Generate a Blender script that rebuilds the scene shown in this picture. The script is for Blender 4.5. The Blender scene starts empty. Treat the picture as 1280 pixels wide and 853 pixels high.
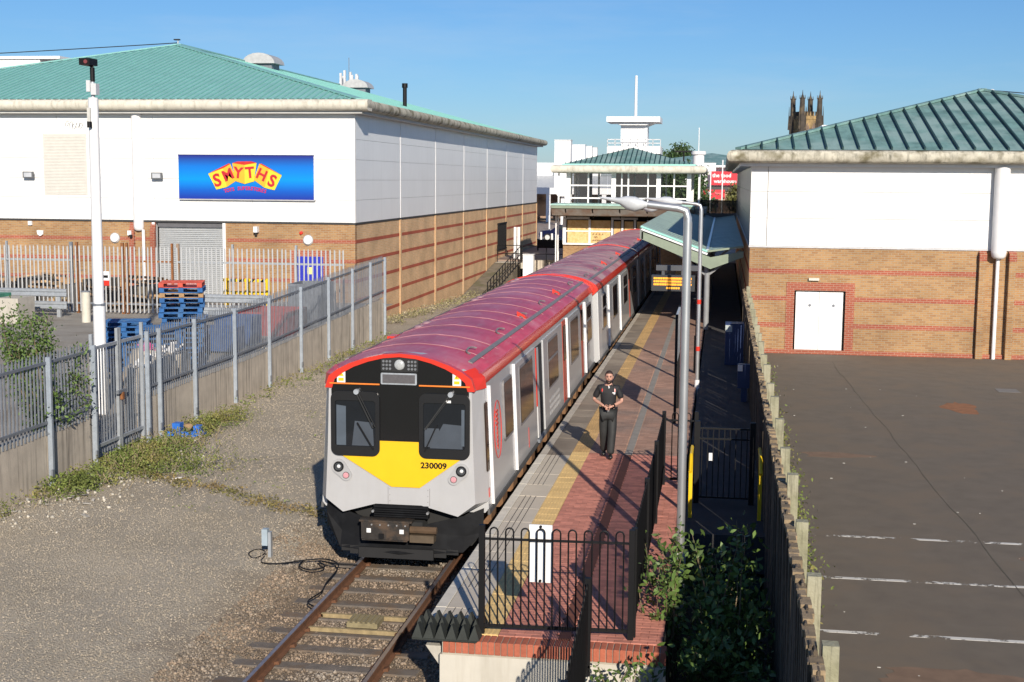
import bpy, math, random
import numpy as np
from mathutils import Vector, Matrix, Euler
random.seed(7); rng = np.random.default_rng(7)
S = bpy.context.scene; COL = S.collection
R = math.radians

# ------------------------------------------------------------ camera, sky, sun
cam = bpy.data.cameras.new('camera'); cam.sensor_width = 36; cam.lens = 1690 / 1280 * 36
cam.clip_start = .1; cam.clip_end = 6000
co = bpy.data.objects.new('camera', cam); COL.objects.link(co)
RT = Vector((.98814906, .1532917, .00794287)); DN = Vector((.02604104, -.1164204, -.99285858)); FW = Vector((-.15127226, .98129911, -.11903258))
m = Matrix.Identity(4)
for i in range(3):
    m[i][0] = RT[i]; m[i][1] = -DN[i]; m[i][2] = -FW[i]
m[0][3], m[1][3], m[2][3] = 5.12, 0, 6.4
co.matrix_world = m; S.camera = co
SUN_EL, SUN_AZ = 23.0, 160.8                       # azimuth from +Y towards +X
W = bpy.data.worlds.new('World'); S.world = W; W.use_nodes = True
nt = W.node_tree; bg = nt.nodes['Background']
sk = nt.nodes.new('ShaderNodeTexSky'); sk.sky_type = 'NISHITA'; sk.sun_disc = False
sk.sun_elevation = R(SUN_EL); sk.sun_rotation = R(SUN_AZ); sk.air_density = 1; sk.dust_density = .2; sk.ozone_density = 9
tcw = nt.nodes.new('ShaderNodeTexCoord'); mpw = nt.nodes.new('ShaderNodeMapping'); mpw.inputs['Scale'].default_value = (2.2, 2.2, 14); cn_ = nt.nodes.new('ShaderNodeTexNoise'); cn_.inputs['Scale'].default_value = 1.6; cn_.inputs['Detail'].default_value = 7; cn_.inputs['Roughness'].default_value = .6
cr0 = nt.nodes.new('ShaderNodeMapRange'); cr0.inputs[1].default_value = .5; cr0.inputs[2].default_value = .8; cr0.inputs[4].default_value = .22; cmx = nt.nodes.new('ShaderNodeMix'); cmx.data_type = 'RGBA'; cmx.inputs[7].default_value = (6.5, 7.2, 7.8, 1)     # thin wisps of cloud
nt.links.new(tcw.outputs['Generated'], mpw.inputs[0]); nt.links.new(mpw.outputs[0], cn_.inputs['Vector']); nt.links.new(cn_.outputs[0], cr0.inputs[0]); nt.links.new(cr0.outputs[0], cmx.inputs[0]); nt.links.new(sk.outputs[0], cmx.inputs[6]); nt.links.new(cmx.outputs[2], bg.inputs[0]); bg.inputs[1].default_value = .09
sl = bpy.data.lights.new('sun', 'SUN'); sl.energy = 5; sl.angle = R(.5); sl.color = (1, .905, .775)
so = bpy.data.objects.new('sun', sl); COL.objects.link(so)
sd = Vector((math.sin(R(SUN_AZ)) * math.cos(R(SUN_EL)), math.cos(R(SUN_AZ)) * math.cos(R(SUN_EL)), math.sin(R(SUN_EL))))
so.rotation_euler = sd.to_track_quat('Z', 'Y').to_euler(); so.location = sd * 100
S.view_settings.view_transform = 'Standard'; S.view_settings.look = 'None'; S.view_settings.exposure = .17
S.view_settings.gamma = 1; S.view_settings.use_curve_mapping = False

# ------------------------------------------------------------ materials
MATS = {}
def mat(name, col, rough=.6, var=.12, scale=4, bump=0, bscale=60, metal=0, spec=.5, col2=None, streak=0, scol=(.05, .045, .04), rand=0, cover=.5, spots=0, spcol=None, spscale=30, coat=0, sscale=(14, 14, .6)):
    if name in MATS: return MATS[name]
    M = bpy.data.materials.new(name); M.use_nodes = True; MATS[name] = M
    N = M.node_tree.nodes; L = M.node_tree.links; B = N['Principled BSDF']
    B.inputs['Roughness'].default_value = rough; B.inputs['Metallic'].default_value = metal
    B.inputs['Specular IOR Level'].default_value = spec
    if coat: B.inputs['Coat Weight'].default_value = coat
    G = N.new('ShaderNodeNewGeometry')
    def noise(sc, det=4, vec=None, r=.55):
        n = N.new('ShaderNodeTexNoise'); n.inputs['Scale'].default_value = sc; n.inputs['Detail'].default_value = det; n.inputs['Roughness'].default_value = r
        L.new(vec or G.outputs['Position'], n.inputs['Vector']); return n.outputs['Fac']
    def ramp(f, lo, hi):
        r = N.new('ShaderNodeMapRange'); r.inputs[1].default_value = lo; r.inputs[2].default_value = hi; L.new(f, r.inputs[0]); return r.outputs[0]
    def mix(f, a, b):
        x = N.new('ShaderNodeMix'); x.data_type = 'RGBA'
        if hasattr(f, 'default_value'): L.new(f, x.inputs[0])
        else: x.inputs[0].default_value = f
        for k, v in ((6, a), (7, b)):
            if hasattr(v, 'default_value'): L.new(v, x.inputs[k])
            else: x.inputs[k].default_value = (*v, 1)
        return x.outputs[2]
    c = mix(ramp(noise(scale, 6), .3, .7), tuple(min(1, x * (1 - var)) for x in col), tuple(min(1, x * (1 + var)) for x in col))
    if col2: c = mix(ramp(noise(scale * .37 + .13, 5), cover - .08, cover + .08), c, col2)
    if spots: c = mix(ramp(noise(spscale, 3), 1 - spots - .06, 1 - spots + .02), c, spcol)
    if streak:
        mp = N.new('ShaderNodeMapping'); mp.inputs['Scale'].default_value = sscale; L.new(G.outputs['Position'], mp.inputs[0])
        f = ramp(noise(1, 5, mp.outputs[0], .65), .5, .75); k = N.new('ShaderNodeMath'); k.operation = 'MULTIPLY'; k.inputs[1].default_value = streak; L.new(f, k.inputs[0])
        c = mix(k.outputs[0], c, scol)
    if rand:
        oi = N.new('ShaderNodeObjectInfo'); ad = N.new('ShaderNodeMath'); ad.operation = 'ADD'; L.new(oi.outputs['Random'], ad.inputs[0]); L.new(G.outputs['Random Per Island'], ad.inputs[1])
        fr = N.new('ShaderNodeMath'); fr.operation = 'FRACT'; L.new(ad.outputs[0], fr.inputs[0])
        mr = N.new('ShaderNodeMapRange'); mr.inputs[3].default_value = 1 - rand; mr.inputs[4].default_value = 1 + rand; L.new(fr.outputs[0], mr.inputs[0])
        h = N.new('ShaderNodeHueSaturation'); L.new(mr.outputs[0], h.inputs['Value']); L.new(c, h.inputs['Color']); c = h.outputs[0]
    L.new(c, B.inputs['Base Color'])
    if bump:
        b = N.new('ShaderNodeBump'); b.inputs['Strength'].default_value = bump; b.inputs['Distance'].default_value = .02
        L.new(noise(bscale, 4), b.inputs['Height']); L.new(b.outputs[0], B.inputs['Normal'])
    return M
def brickmat(name, axis, c1, c2, mortar, bw=.225, rh=.075, ms=.009):
    M = bpy.data.materials.new(name); M.use_nodes = True; MATS[name] = M
    N = M.node_tree.nodes; L = M.node_tree.links; B = N['Principled BSDF']; B.inputs['Roughness'].default_value = .85
    G = N.new('ShaderNodeNewGeometry'); sp = N.new('ShaderNodeSeparateXYZ'); cb = N.new('ShaderNodeCombineXYZ'); L.new(G.outputs['Position'], sp.inputs[0])
    L.new(sp.outputs['XY'.index(axis)], cb.inputs[0]); L.new(sp.outputs[2], cb.inputs[1])
    T = N.new('ShaderNodeTexBrick'); L.new(cb.outputs[0], T.inputs[0]); T.inputs['Color1'].default_value = (*c1, 1); T.inputs['Color2'].default_value = (*c2, 1); T.inputs['Mortar'].default_value = (*mortar, 1)
    T.inputs['Scale'].default_value = 1; T.inputs['Mortar Size'].default_value = ms; T.inputs['Brick Width'].default_value = bw; T.inputs['Row Height'].default_value = rh; T.inputs['Bias'].default_value = -.1
    n = N.new('ShaderNodeTexNoise'); n.inputs['Scale'].default_value = .7; n.inputs['Detail'].default_value = 6; L.new(G.outputs['Position'], n.inputs[0])
    mr = N.new('ShaderNodeMapRange'); mr.inputs[1].default_value = .3; mr.inputs[2].default_value = .7; mr.inputs[3].default_value = .8; mr.inputs[4].default_value = 1.15; L.new(n.outputs['Fac'], mr.inputs[0])
    h = N.new('ShaderNodeHueSaturation'); L.new(mr.outputs[0], h.inputs['Value']); L.new(T.outputs[0], h.inputs['Color']); L.new(h.outputs[0], B.inputs['Base Color'])
    b = N.new('ShaderNodeBump'); b.invert = True; b.inputs['Strength'].default_value = .5; b.inputs['Distance'].default_value = .01; L.new(T.outputs['Fac'], b.inputs['Height']); L.new(b.outputs[0], B.inputs['Normal'])
    return M
def glassmat(name, tint, clear=.5, rough=.03):
    M = bpy.data.materials.new(name); M.use_nodes = True; MATS[name] = M
    N = M.node_tree.nodes; L = M.node_tree.links; B = N['Principled BSDF']; O = N['Material Output']
    B.inputs['Base Color'].default_value = (*tint, 1); B.inputs['Roughness'].default_value = rough
    t = N.new('ShaderNodeBsdfTransparent'); x = N.new('ShaderNodeMixShader'); x.inputs[0].default_value = clear
    L.new(B.outputs[0], x.inputs[1]); L.new(t.outputs[0], x.inputs[2]); L.new(x.outputs[0], O.inputs[0]); return M
def emit(name, col, st):
    M = bpy.data.materials.new(name); M.use_nodes = True; B = M.node_tree.nodes['Principled BSDF']
    B.inputs['Base Color'].default_value = (*col, 1); B.inputs['Emission Color'].default_value = (*col, 1); B.inputs['Emission Strength'].default_value = st; MATS[name] = M; return M

# ------------------------------------------------------------ mesh helpers
class MB:
    def __init__(s, o=None): s.v = []; s.f = []; s.o = Vector(o.location) if o is not None else Vector()
    def add(s, vs, fs):
        k = len(s.v); s.v += [tuple(p) for p in vs]; s.f += [tuple(i + k for i in f) for f in fs]; return s
    def box(s, x0, x1, y0, y1, z0, z1):
        x0, x1 = min(x0, x1), max(x0, x1); y0, y1 = min(y0, y1), max(y0, y1); z0, z1 = min(z0, z1), max(z0, z1)
        return s.add([(x0, y0, z0), (x1, y0, z0), (x1, y1, z0), (x0, y1, z0), (x0, y0, z1), (x1, y0, z1), (x1, y1, z1), (x0, y1, z1)],
                     [(3, 2, 1, 0), (4, 5, 6, 7), (0, 1, 5, 4), (1, 2, 6, 5), (2, 3, 7, 6), (3, 0, 4, 7)])
    def bbox(s, x0, x1, y0, y1, z0, z1, b):     # box with chamfered top edge
        return s.add([(x0, y0, z0), (x1, y0, z0), (x1, y1, z0), (x0, y1, z0), (x0, y0, z1 - b), (x1, y0, z1 - b), (x1, y1, z1 - b), (x0, y1, z1 - b),
                      (x0 + b, y0 + b, z1), (x1 - b, y0 + b, z1), (x1 - b, y1 - b, z1), (x0 + b, y1 - b, z1)],
                     [(0, 1, 5, 4), (1, 2, 6, 5), (2, 3, 7, 6), (3, 0, 4, 7), (4, 5, 9, 8), (5, 6, 10, 9), (6, 7, 11, 10), (7, 4, 8, 11), (8, 9, 10, 11), (3, 2, 1, 0)])
    def bar(s, a, b, w, h=None, up=(0, 0, 1)):     # rectangular bar from a to b
        a, b = Vector(a), Vector(b); d = (b - a).normalized(); u = Vector(up)
        if abs(d.dot(u)) > .98: u = Vector((0, 1, 0))
        x = d.cross(u).normalized(); y = x.cross(d); h = h or w
        q = [x * (w / 2 * i) + y * (h / 2 * j) for i, j in ((-1, -1), (1, -1), (1, 1), (-1, 1))]
        return s.add([a + p for p in q] + [b + p for p in q], [(3, 2, 1, 0), (4, 5, 6, 7), (0, 1, 5, 4), (1, 2, 6, 5), (2, 3, 7, 6), (3, 0, 4, 7)])
    def cyl(s, a, b, r, r2=None, n=10, cap=True):
        a, b = Vector(a), Vector(b); d = (b - a).normalized(); u = Vector((0, 0, 1)) if abs(d.z) < .9 else Vector((1, 0, 0))
        x = d.cross(u).normalized(); y = x.cross(d); r2 = r if r2 is None else r2; k = len(s.v)
        for c, rr in ((a, r), (b, r2)):
            for i in range(n):
                t = 2 * math.pi * i / n; s.v.append(tuple(c + x * (rr * math.cos(t)) + y * (rr * math.sin(t))))
        s.f += [(k + i, k + n + i, k + n + (i + 1) % n, k + (i + 1) % n) for i in range(n)]
        if cap: s.f += [tuple(k + i for i in range(n)), tuple(k + n + i for i in reversed(range(n)))]
        return s
    def tube(s, pts, r, n=6):
        pts = [Vector(p) for p in pts]; k = len(s.v); m_ = len(pts); px = None
        for i, p in enumerate(pts):
            d = (pts[min(i + 1, m_ - 1)] - pts[max(i - 1, 0)]).normalized()
            if px is None: px = d.cross(Vector((0, 0, 1)) if abs(d.z) < .9 else Vector((1, 0, 0))).normalized()
            px = (px - d * px.dot(d)).normalized(); py = d.cross(px); rr = r[i] if isinstance(r, (list, tuple)) else r
            for j in range(n):
                t = 2 * math.pi * j / n; s.v.append(tuple(p + px * (rr * math.cos(t)) + py * (rr * math.sin(t))))
        for i in range(m_ - 1):
            for j in range(n):
                j2 = (j + 1) % n; s.f.append((k + i * n + j, k + i * n + j2, k + i * n + n + j2, k + i * n + n + j))
        s.f += [tuple(k + j for j in reversed(range(n))), tuple(k + (m_ - 1) * n + j for j in range(n))]
        return s
    def prism(s, poly, axis, a, b):   # polygon in the two other axes, extruded along axis
        n = len(poly); k = len(s.v)
        for t in (a, b):
            for p, q in poly:
                s.v.append({'x': (t, p, q), 'y': (p, t, q), 'z': (p, q, t)}[axis])
        s.f += [tuple(k + i for i in range(n)), tuple(k + n + i for i in reversed(range(n)))]
        s.f += [(k + i, k + n + i, k + n + (i + 1) % n, k + (i + 1) % n) for i in range(n)]
        return s
    def lathe(s, c, prof, n=16, axis='z'):
        k = len(s.v); m_ = len(prof)
        for r, h in prof:
            for j in range(n):
                t = 2 * math.pi * j / n; a, b = r * math.cos(t), r * math.sin(t)
                p = (a, b, h) if axis == 'z' else ((a, h, b) if axis == 'y' else (h, a, b)); s.v.append((c[0] + p[0], c[1] + p[1], c[2] + p[2]))
        for i in range(m_ - 1):
            for j in range(n):
                j2 = (j + 1) % n; s.f.append((k + i * n + j, k + i * n + j2, k + i * n + n + j2, k + i * n + n + j))
        s.f += [tuple(k + j for j in reversed(range(n))), tuple(k + (m_ - 1) * n + j for j in range(n))]
        return s
    def build(s, name, m_, parent=None, smooth=False, kind=None, label=None):
        me = bpy.data.meshes.new(name); o = s.o
        me.from_pydata([(v[0] - o.x, v[1] - o.y, v[2] - o.z) for v in s.v], [], s.f); me.update()
        import bmesh
        b = bmesh.new(); b.from_mesh(me); bmesh.ops.recalc_face_normals(b, faces=b.faces); b.to_mesh(me); b.free()
        if smooth:
            me.polygons.foreach_set('use_smooth', [True] * len(me.polygons))
            try: me.set_sharp_from_angle(angle=R(40))
            except Exception: pass
        me.materials.append(m_); ob = bpy.data.objects.new(name, me); COL.objects.link(ob)
        if parent is not None: ob.parent = parent
        else: ob.location = o
        if kind: ob['kind'] = kind
        if label: ob['label'] = label
        return ob
def thing(name, label, cat, loc=(0, 0, 0), group=None, rz=0):
    o = bpy.data.objects.new(name, None); COL.objects.link(o); o.location = loc; o.rotation_euler = (0, 0, rz); o.empty_display_size = .2
    return tag(o, label, cat, group)
def tag(o, label, cat, group=None):
    o['label'] = label; o['category'] = cat
    if group: o['group'] = group
    return o
def struct(o): o['kind'] = 'structure'; return o
def inst(src, loc, parent=None, rot=(0, 0, 0), scale=None):
    c = src.copy(); COL.objects.link(c); c.location = loc; c.rotation_euler = rot
    if scale: c.scale = scale
    if parent is not None: c.parent = parent
    return c
def copytree(o, parent=None):
    c = o.copy(); COL.objects.link(c)
    if parent is not None: c.parent = parent
    for ch in list(o.children): copytree(ch, c)
    return c
def raw(name, V, F, m_, parent=None, kind=None, smooth=False, off=None):    # numpy arrays, all faces same size
    me = bpy.data.meshes.new(name); V = np.asarray(V, np.float32); F = np.asarray(F, np.int32)
    if off is not None: V = V - np.array(off, np.float32)
    k = F.shape[1]; me.vertices.add(len(V)); me.vertices.foreach_set('co', V.ravel()); me.loops.add(F.size); me.loops.foreach_set('vertex_index', F.ravel())
    me.polygons.add(len(F)); me.polygons.foreach_set('loop_start', np.arange(0, F.size, k, dtype=np.int32))
    if smooth: me.polygons.foreach_set('use_smooth', np.ones(len(F), bool))
    me.update(calc_edges=True); me.validate(); me.materials.append(m_)
    o = bpy.data.objects.new(name, me); COL.objects.link(o)
    if parent is not None: o.parent = parent
    if kind: o['kind'] = kind
    return o
def scatter(name, P, Rot, Sc, bv, bf, m_, **k):    # copies of a base shape joined in one mesh
    n = len(P); nv = len(bv); V = np.einsum('nij,vj->nvi', Rot, np.asarray(bv, float)) * Sc[:, None, :] + P[:, None, :]
    F = (np.asarray(bf)[None] + (np.arange(n) * nv)[:, None, None]).reshape(-1, len(bf[0]))
    return raw(name, V.reshape(-1, 3), F, m_, **k)
def randrot(n, tilt=None):
    q = rng.normal(size=(n, 4))
    if tilt is not None:
        a = rng.uniform(0, 2 * np.pi, n); q = np.stack([np.cos(a / 2), rng.normal(0, tilt, n), rng.normal(0, tilt, n), np.sin(a / 2)], 1)
    q /= np.linalg.norm(q, axis=1)[:, None]; w, x, y, z = q.T
    return np.stack([np.stack([1 - 2 * (y * y + z * z), 2 * (x * y - z * w), 2 * (x * z + y * w)], 1), np.stack([2 * (x * y + z * w), 1 - 2 * (x * x + z * z), 2 * (y * z - x * w)], 1), np.stack([2 * (x * z - y * w), 2 * (y * z + x * w), 1 - 2 * (x * x + y * y)], 1)], 1)
LEAFV = [(-.5, 0, 0), (-.15, .22, .05), (.2, .17, .04), (.5, 0, -.06), (.2, -.17, .04), (-.15, -.22, .05)]
LEAFF = [(0, 1, 5), (1, 4, 5), (1, 2, 4), (2, 3, 4)]
def leaves(name, P, size, m_, tilt=None, **k):
    P = np.asarray(P, float); n = len(P); s = rng.uniform(.6, 1.25, n) * size
    return scatter(name, P, randrot(n, tilt), np.repeat(s[:, None], 3, 1), LEAFV, LEAFF, m_, **k)
def text(name, body, size, m_, parent, loc, rot, ext=.004, align='CENTER', off=0, label=None, sx=1):
    c = bpy.data.curves.new(name, 'FONT'); c.body = body; c.size = size; c.extrude = ext; c.align_x = align; c.align_y = 'CENTER'; c.offset = off; c.resolution_u = 3
    t = bpy.data.objects.new(name, c); COL.objects.link(t); bpy.context.view_layer.update()
    me = bpy.data.meshes.new_from_object(t.evaluated_get(bpy.context.evaluated_depsgraph_get())); bpy.data.objects.remove(t)
    me.materials.clear(); me.materials.append(m_); o = bpy.data.objects.new(name, me); COL.objects.link(o)
    o.location = Vector(loc) - (Vector(parent.location) if parent is not None else Vector()); o.rotation_euler = rot; o.scale = (sx, 1, 1)
    if parent is not None: o.parent = parent
    return o
FRONT = (R(90), 0, 0); SIDE = (R(90), 0, R(90))

# materials
white = mat('white_cladding', (.8, .8, .78), .45, .03, .6, streak=.09, scol=(.5, .48, .44), sscale=(3, 3, .25))
whitep = mat('white_paint', (.8, .8, .8), .4, .04)
conc = mat('concrete', (.47, .44, .38), .9, .12, 3, bump=.25, bscale=40, streak=.35, scol=(.22, .2, .16), sscale=(5, 5, .5))
concwall = mat('stained_concrete', (.5, .44, .36), .9, .15, 2, bump=.3, bscale=30, streak=1, scol=(.05, .045, .04), sscale=(9, 9, .28))
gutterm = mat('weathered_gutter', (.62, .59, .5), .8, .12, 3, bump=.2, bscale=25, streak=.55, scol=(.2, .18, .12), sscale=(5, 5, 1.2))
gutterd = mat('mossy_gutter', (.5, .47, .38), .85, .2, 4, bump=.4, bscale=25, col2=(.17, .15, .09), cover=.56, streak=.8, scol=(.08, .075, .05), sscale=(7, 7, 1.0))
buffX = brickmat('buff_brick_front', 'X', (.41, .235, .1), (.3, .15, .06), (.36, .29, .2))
buffY = brickmat('buff_brick_side_lightened', 'Y', (.68, .43, .215), (.57, .34, .165), (.6, .46, .32))  # same brick as the front, colour lightened to stand in for more side light
redX = brickmat('red_brick_front', 'X', (.36, .095, .05), (.31, .075, .042), (.42, .25, .18))
redY = brickmat('red_brick_side', 'Y', (.4, .075, .035), (.34, .06, .03), (.4, .12, .07))
turq = mat('turquoise_roof', (.25, .5, .47), .4, .1, 1.2, streak=.15, scol=(.3, .45, .4), sscale=(.4, .4, 3))
turqrib = mat('turquoise_rib', (.2, .46, .41), .45, .08)
dkgreen = mat('weathered_green_roof', (.16, .29, .27), .55, .3, 1.5, col2=(.26, .385, .365), cover=.53, streak=.3, scol=(.05, .1, .08), sscale=(6, 1, 2))
seamm = mat('roof_seam_metal', (.02, .055, .055), .55, .2, 6)
palegreen = mat('sage_green_paint', (.22, .27, .2), .55, .1)
tealtrim = mat('turquoise_trim', (.3, .62, .55), .4, .05)
galv = mat('galvanised_steel', (.4, .43, .46), .45, .12, 7, metal=.35, streak=.3, scol=(.2, .19, .17))
galvp = mat('blue_grey_steel', (.25, .275, .31), .5, .16, 5, metal=.25, streak=.4, scol=(.14, .13, .12))
galvd = mat('dull_galvanised_steel', (.2, .22, .25), .55, .14, 5, metal=.25, streak=.35, scol=(.15, .14, .13))
rust = mat('rusty_steel', (.25, .1, .035), .85, .3, 12, bump=.3)
blackp = mat('black_paint', (.006, .006, .007), .55, .1, spec=.25)
dark = mat('dark_interior', (.02, .02, .02), .9)
railtop = mat('worn_rail_head', (.3, .27, .27), .35, .15, 8, metal=.6)
railside = mat('rusty_rail', (.14, .062, .03), .85, .25, 9, bump=.2)
sleeperm = mat('weathered_sleeper', (.145, .122, .1), .9, .22, 6, bump=.5, bscale=35, col2=(.16, .11, .07), cover=.55, rand=.15)
steel = mat('brushed_steel', (.58, .59, .6), .34, .08, 3, metal=.72)
lampgrey = mat('lamp_grey', (.6, .61, .62), .4, .08)
asph = None
orange = mat('orange_strip', (.8, .22, .03), .4)
red = mat('red_paint', (.62, .035, .018), .35, .06, coat=.3)
brickred = mat('red_clay_brick', (.4, .115, .065), .85, .12, 20, bump=.3, rand=.16)
mortar = mat('mortar', (.42, .38, .31), .95, .15)
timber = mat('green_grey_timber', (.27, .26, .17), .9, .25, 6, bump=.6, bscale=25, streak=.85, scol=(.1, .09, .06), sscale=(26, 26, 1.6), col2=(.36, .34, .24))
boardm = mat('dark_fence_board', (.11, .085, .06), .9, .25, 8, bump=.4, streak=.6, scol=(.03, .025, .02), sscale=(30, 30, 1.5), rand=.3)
bluep = mat('blue_pallet_paint', (.018, .105, .29), .75, .25, 8, col2=(.06, .15, .29), cover=.62, rand=.1)
redpal = mat('red_pallet_paint', (.5, .07, .04), .7, .2, 8)
woodp = mat('bare_wood', (.36, .22, .11), .85, .2, 10)
leafm = mat('leaf_green', (.085, .14, .03), .55, .3, 3, rand=.45)
leafd = mat('dark_leaf', (.045, .085, .025), .6, .3, 3, rand=.4)
weedm = mat('weed_green', (.13, .17, .035), .7, .3, 2, col2=(.22, .19, .06), cover=.53, rand=.35)
stemm = mat('woody_stem', (.2, .15, .09), .9, .2)
bark = mat('bark', (.1, .075, .05), .95, .25, 8, bump=.5)
navy = mat('navy_paint', (.02, .04, .12), .4, .1)
yellow = mat('yellow_paint', (.8, .52, .01), .45, .05)
winglass = glassmat('dark_glass', (.015, .017, .02), .25)
clearglass = glassmat('clear_glass', (.02, .025, .025), .86)
# ------------------------------------------------------------ ground
def smooth(t): t = np.clip(t, 0, 1); return t * t * (3 - 2 * t)
def gravmat(name, c1, c2, c3, sc=38):
    M = bpy.data.materials.new(name); M.use_nodes = True; N = M.node_tree.nodes; L = M.node_tree.links; B = N['Principled BSDF']; B.inputs['Roughness'].default_value = .95
    G = N.new('ShaderNodeNewGeometry')
    v = N.new('ShaderNodeTexVoronoi'); v.inputs['Scale'].default_value = sc; L.new(G.outputs['Position'], v.inputs[0])
    w = N.new('ShaderNodeTexVoronoi'); w.inputs['Scale'].default_value = sc * .55; L.new(G.outputs['Position'], w.inputs[0])
    s = N.new('ShaderNodeSeparateColor'); L.new(v.outputs['Color'], s.inputs[0])
    r = N.new('ShaderNodeValToRGB'); r.color_ramp.elements[0].color = (*c1, 1); r.color_ramp.elements[1].color = (*c2, 1); e = r.color_ramp.elements.new(.55); e.color = tuple((a + b) / 2 for a, b in zip(c1, c2)) + (1,)
    L.new(s.outputs[0], r.inputs[0])
    n = N.new('ShaderNodeTexNoise'); n.inputs['Scale'].default_value = .35; n.inputs['Detail'].default_value = 8; n.inputs['Roughness'].default_value = .7; L.new(G.outputs['Position'], n.inputs[0])
    mr = N.new('ShaderNodeMapRange'); mr.inputs[1].default_value = .38; mr.inputs[2].default_value = .68; mr.inputs[4].default_value = .75; L.new(n.outputs[0], mr.inputs[0])
    # brown ballast next to the track
    sp = N.new('ShaderNodeSeparateXYZ'); L.new(G.outputs['Position'], sp.inputs[0]); a = N.new('ShaderNodeMath'); a.operation = 'ABSOLUTE'; L.new(sp.outputs[0], a.inputs[0])
    n2 = N.new('ShaderNodeTexNoise'); n2.inputs['Scale'].default_value = 1.1; n2.inputs['Detail'].default_value = 5; L.new(G.outputs['Position'], n2.inputs[0])
    ad = N.new('ShaderNodeMath'); ad.operation = 'MULTIPLY_ADD'; ad.inputs[1].default_value = 2.6; L.new(n2.outputs[0], ad.inputs[0]); L.new(a.outputs[0], ad.inputs[2])
    m2 = N.new('ShaderNodeMapRange'); m2.inputs[1].default_value = 2.4; m2.inputs[2].default_value = 3.9; m2.inputs[3].default_value = 1; m2.inputs[4].default_value = 0; L.new(ad.outputs[0], m2.inputs[0])
    x0 = N.new('ShaderNodeMix'); x0.data_type = 'RGBA'; L.new(mr.outputs[0], x0.inputs[0]); L.new(r.outputs[0], x0.inputs[6])
    h = N.new('ShaderNodeHueSaturation'); h.inputs['Value'].default_value = .78; h.inputs['Saturation'].default_value = 1.15; L.new(r.outputs[0], h.inputs['Color']); L.new(h.outputs[0], x0.inputs[7])
    x = N.new('ShaderNodeMix'); x.data_type = 'RGBA'; L.new(m2.outputs[0], x.inputs[0]); L.new(x0.outputs[2], x.inputs[6])
    r2 = N.new('ShaderNodeValToRGB'); r2.color_ramp.elements[0].color = (c3[0] * .5, c3[1] * .5, c3[2] * .5, 1); r2.color_ramp.elements[1].color = (c3[0] * 1.35, c3[1] * 1.35, c3[2] * 1.35, 1); L.new(s.outputs[1], r2.inputs[0]); L.new(r2.outputs[0], x.inputs[7])
    L.new(x.outputs[2], B.inputs['Base Color'])
    b = N.new('ShaderNodeBump'); b.inputs['Strength'].default_value = .85; b.inputs['Distance'].default_value = .02; b.invert = True; L.new(w.outputs[0], b.inputs['Height']); L.new(b.outputs[0], B.inputs['Normal'])
    return M
gravel = gravmat('grey_gravel', (.33, .28, .205), (.54, .47, .365), (.22, .165, .11), 60)
def grid(name, m_, x0, x1, y0, y1, nx, ny, fz, kind='structure'):
    X, Y = np.meshgrid(np.linspace(x0, x1, nx), np.linspace(y0, y1, ny)); Z = fz(X, Y)
    i = np.arange(nx * ny).reshape(ny, nx); F = np.stack([i[:-1, :-1], i[:-1, 1:], i[1:, 1:], i[1:, :-1]], -1).reshape(-1, 4)
    return raw(name, np.stack([X, Y, Z], -1).reshape(-1, 3), F, m_, kind=kind, smooth=True)
def gz(X, Y):   # gravel height
    X = np.asarray(X, float); Y = np.asarray(Y, float)
    b = -.168 + .198 * smooth((-.95 - X) / 1.5)
    dip = -.62 * smooth((Y - 54) / 26) * smooth((-2.6 - X) / 4.5)
    return b + dip + .035 * np.sin(X * 1.7 + Y * .8) * np.sin(Y * 1.1 - X * .5) * smooth((-1.6 - X) / 1.5)
grid('gravel_ground', gravel, -11, 1.9, 10, 92, 90, 260, gz)
def yz(X, Y):
    d = np.clip((Y - 29) / 9.5, 0, 1); e = np.clip((-8.4 - X) / 9, 0, 1)
    g = smooth(np.maximum(np.abs(Y - 29.5) / 9.5 - .2, e))
    return .12 + .98 * g
asphY = mat('yard_asphalt', (.3, .275, .235), .95, .15, 1.5, bump=.4, bscale=40, col2=(.22, .19, .15), cover=.6)
grid('yard_surface', asphY, -46, -8.55, 20, 55.6, 80, 80, yz)
asph = mat('car_park_asphalt', (.158, .13, .098), .93, .1, 2.2, bump=.6, bscale=110, col2=(.176, .138, .098), cover=.55, spots=.26, spcol=(.23, .205, .18), spscale=105)
struct(MB().box(5.98, 60, -15, 48, -.6, .4).build('car_park', asph))
pav = mat('concourse_paving', (.3, .25, .21), .9, .1, 1, col2=(.27, .2, .165))
struct(MB().box(-150, 150, 92.2, 420, -1.6, .9).build('concourse', pav))
struct(MB().box(-3000, 3000, -400, 5000, -3, -1.3).build('ground', mat('far_ground', (.13, .14, .08), .95)))
struct(MB().box(4.6, 6.0, 20.9, 92.2, .3, .897).build('footpath', mat('path_tarmac', (.06, .056, .055), .95, .2, 2, bump=.4)))
struct(MB().box(1.9, 6.12, 5, 21, -.6, -.05).build('verge_ground', mat('verge_soil', (.07, .055, .035), .95, .3, 4, bump=.6)))
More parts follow.
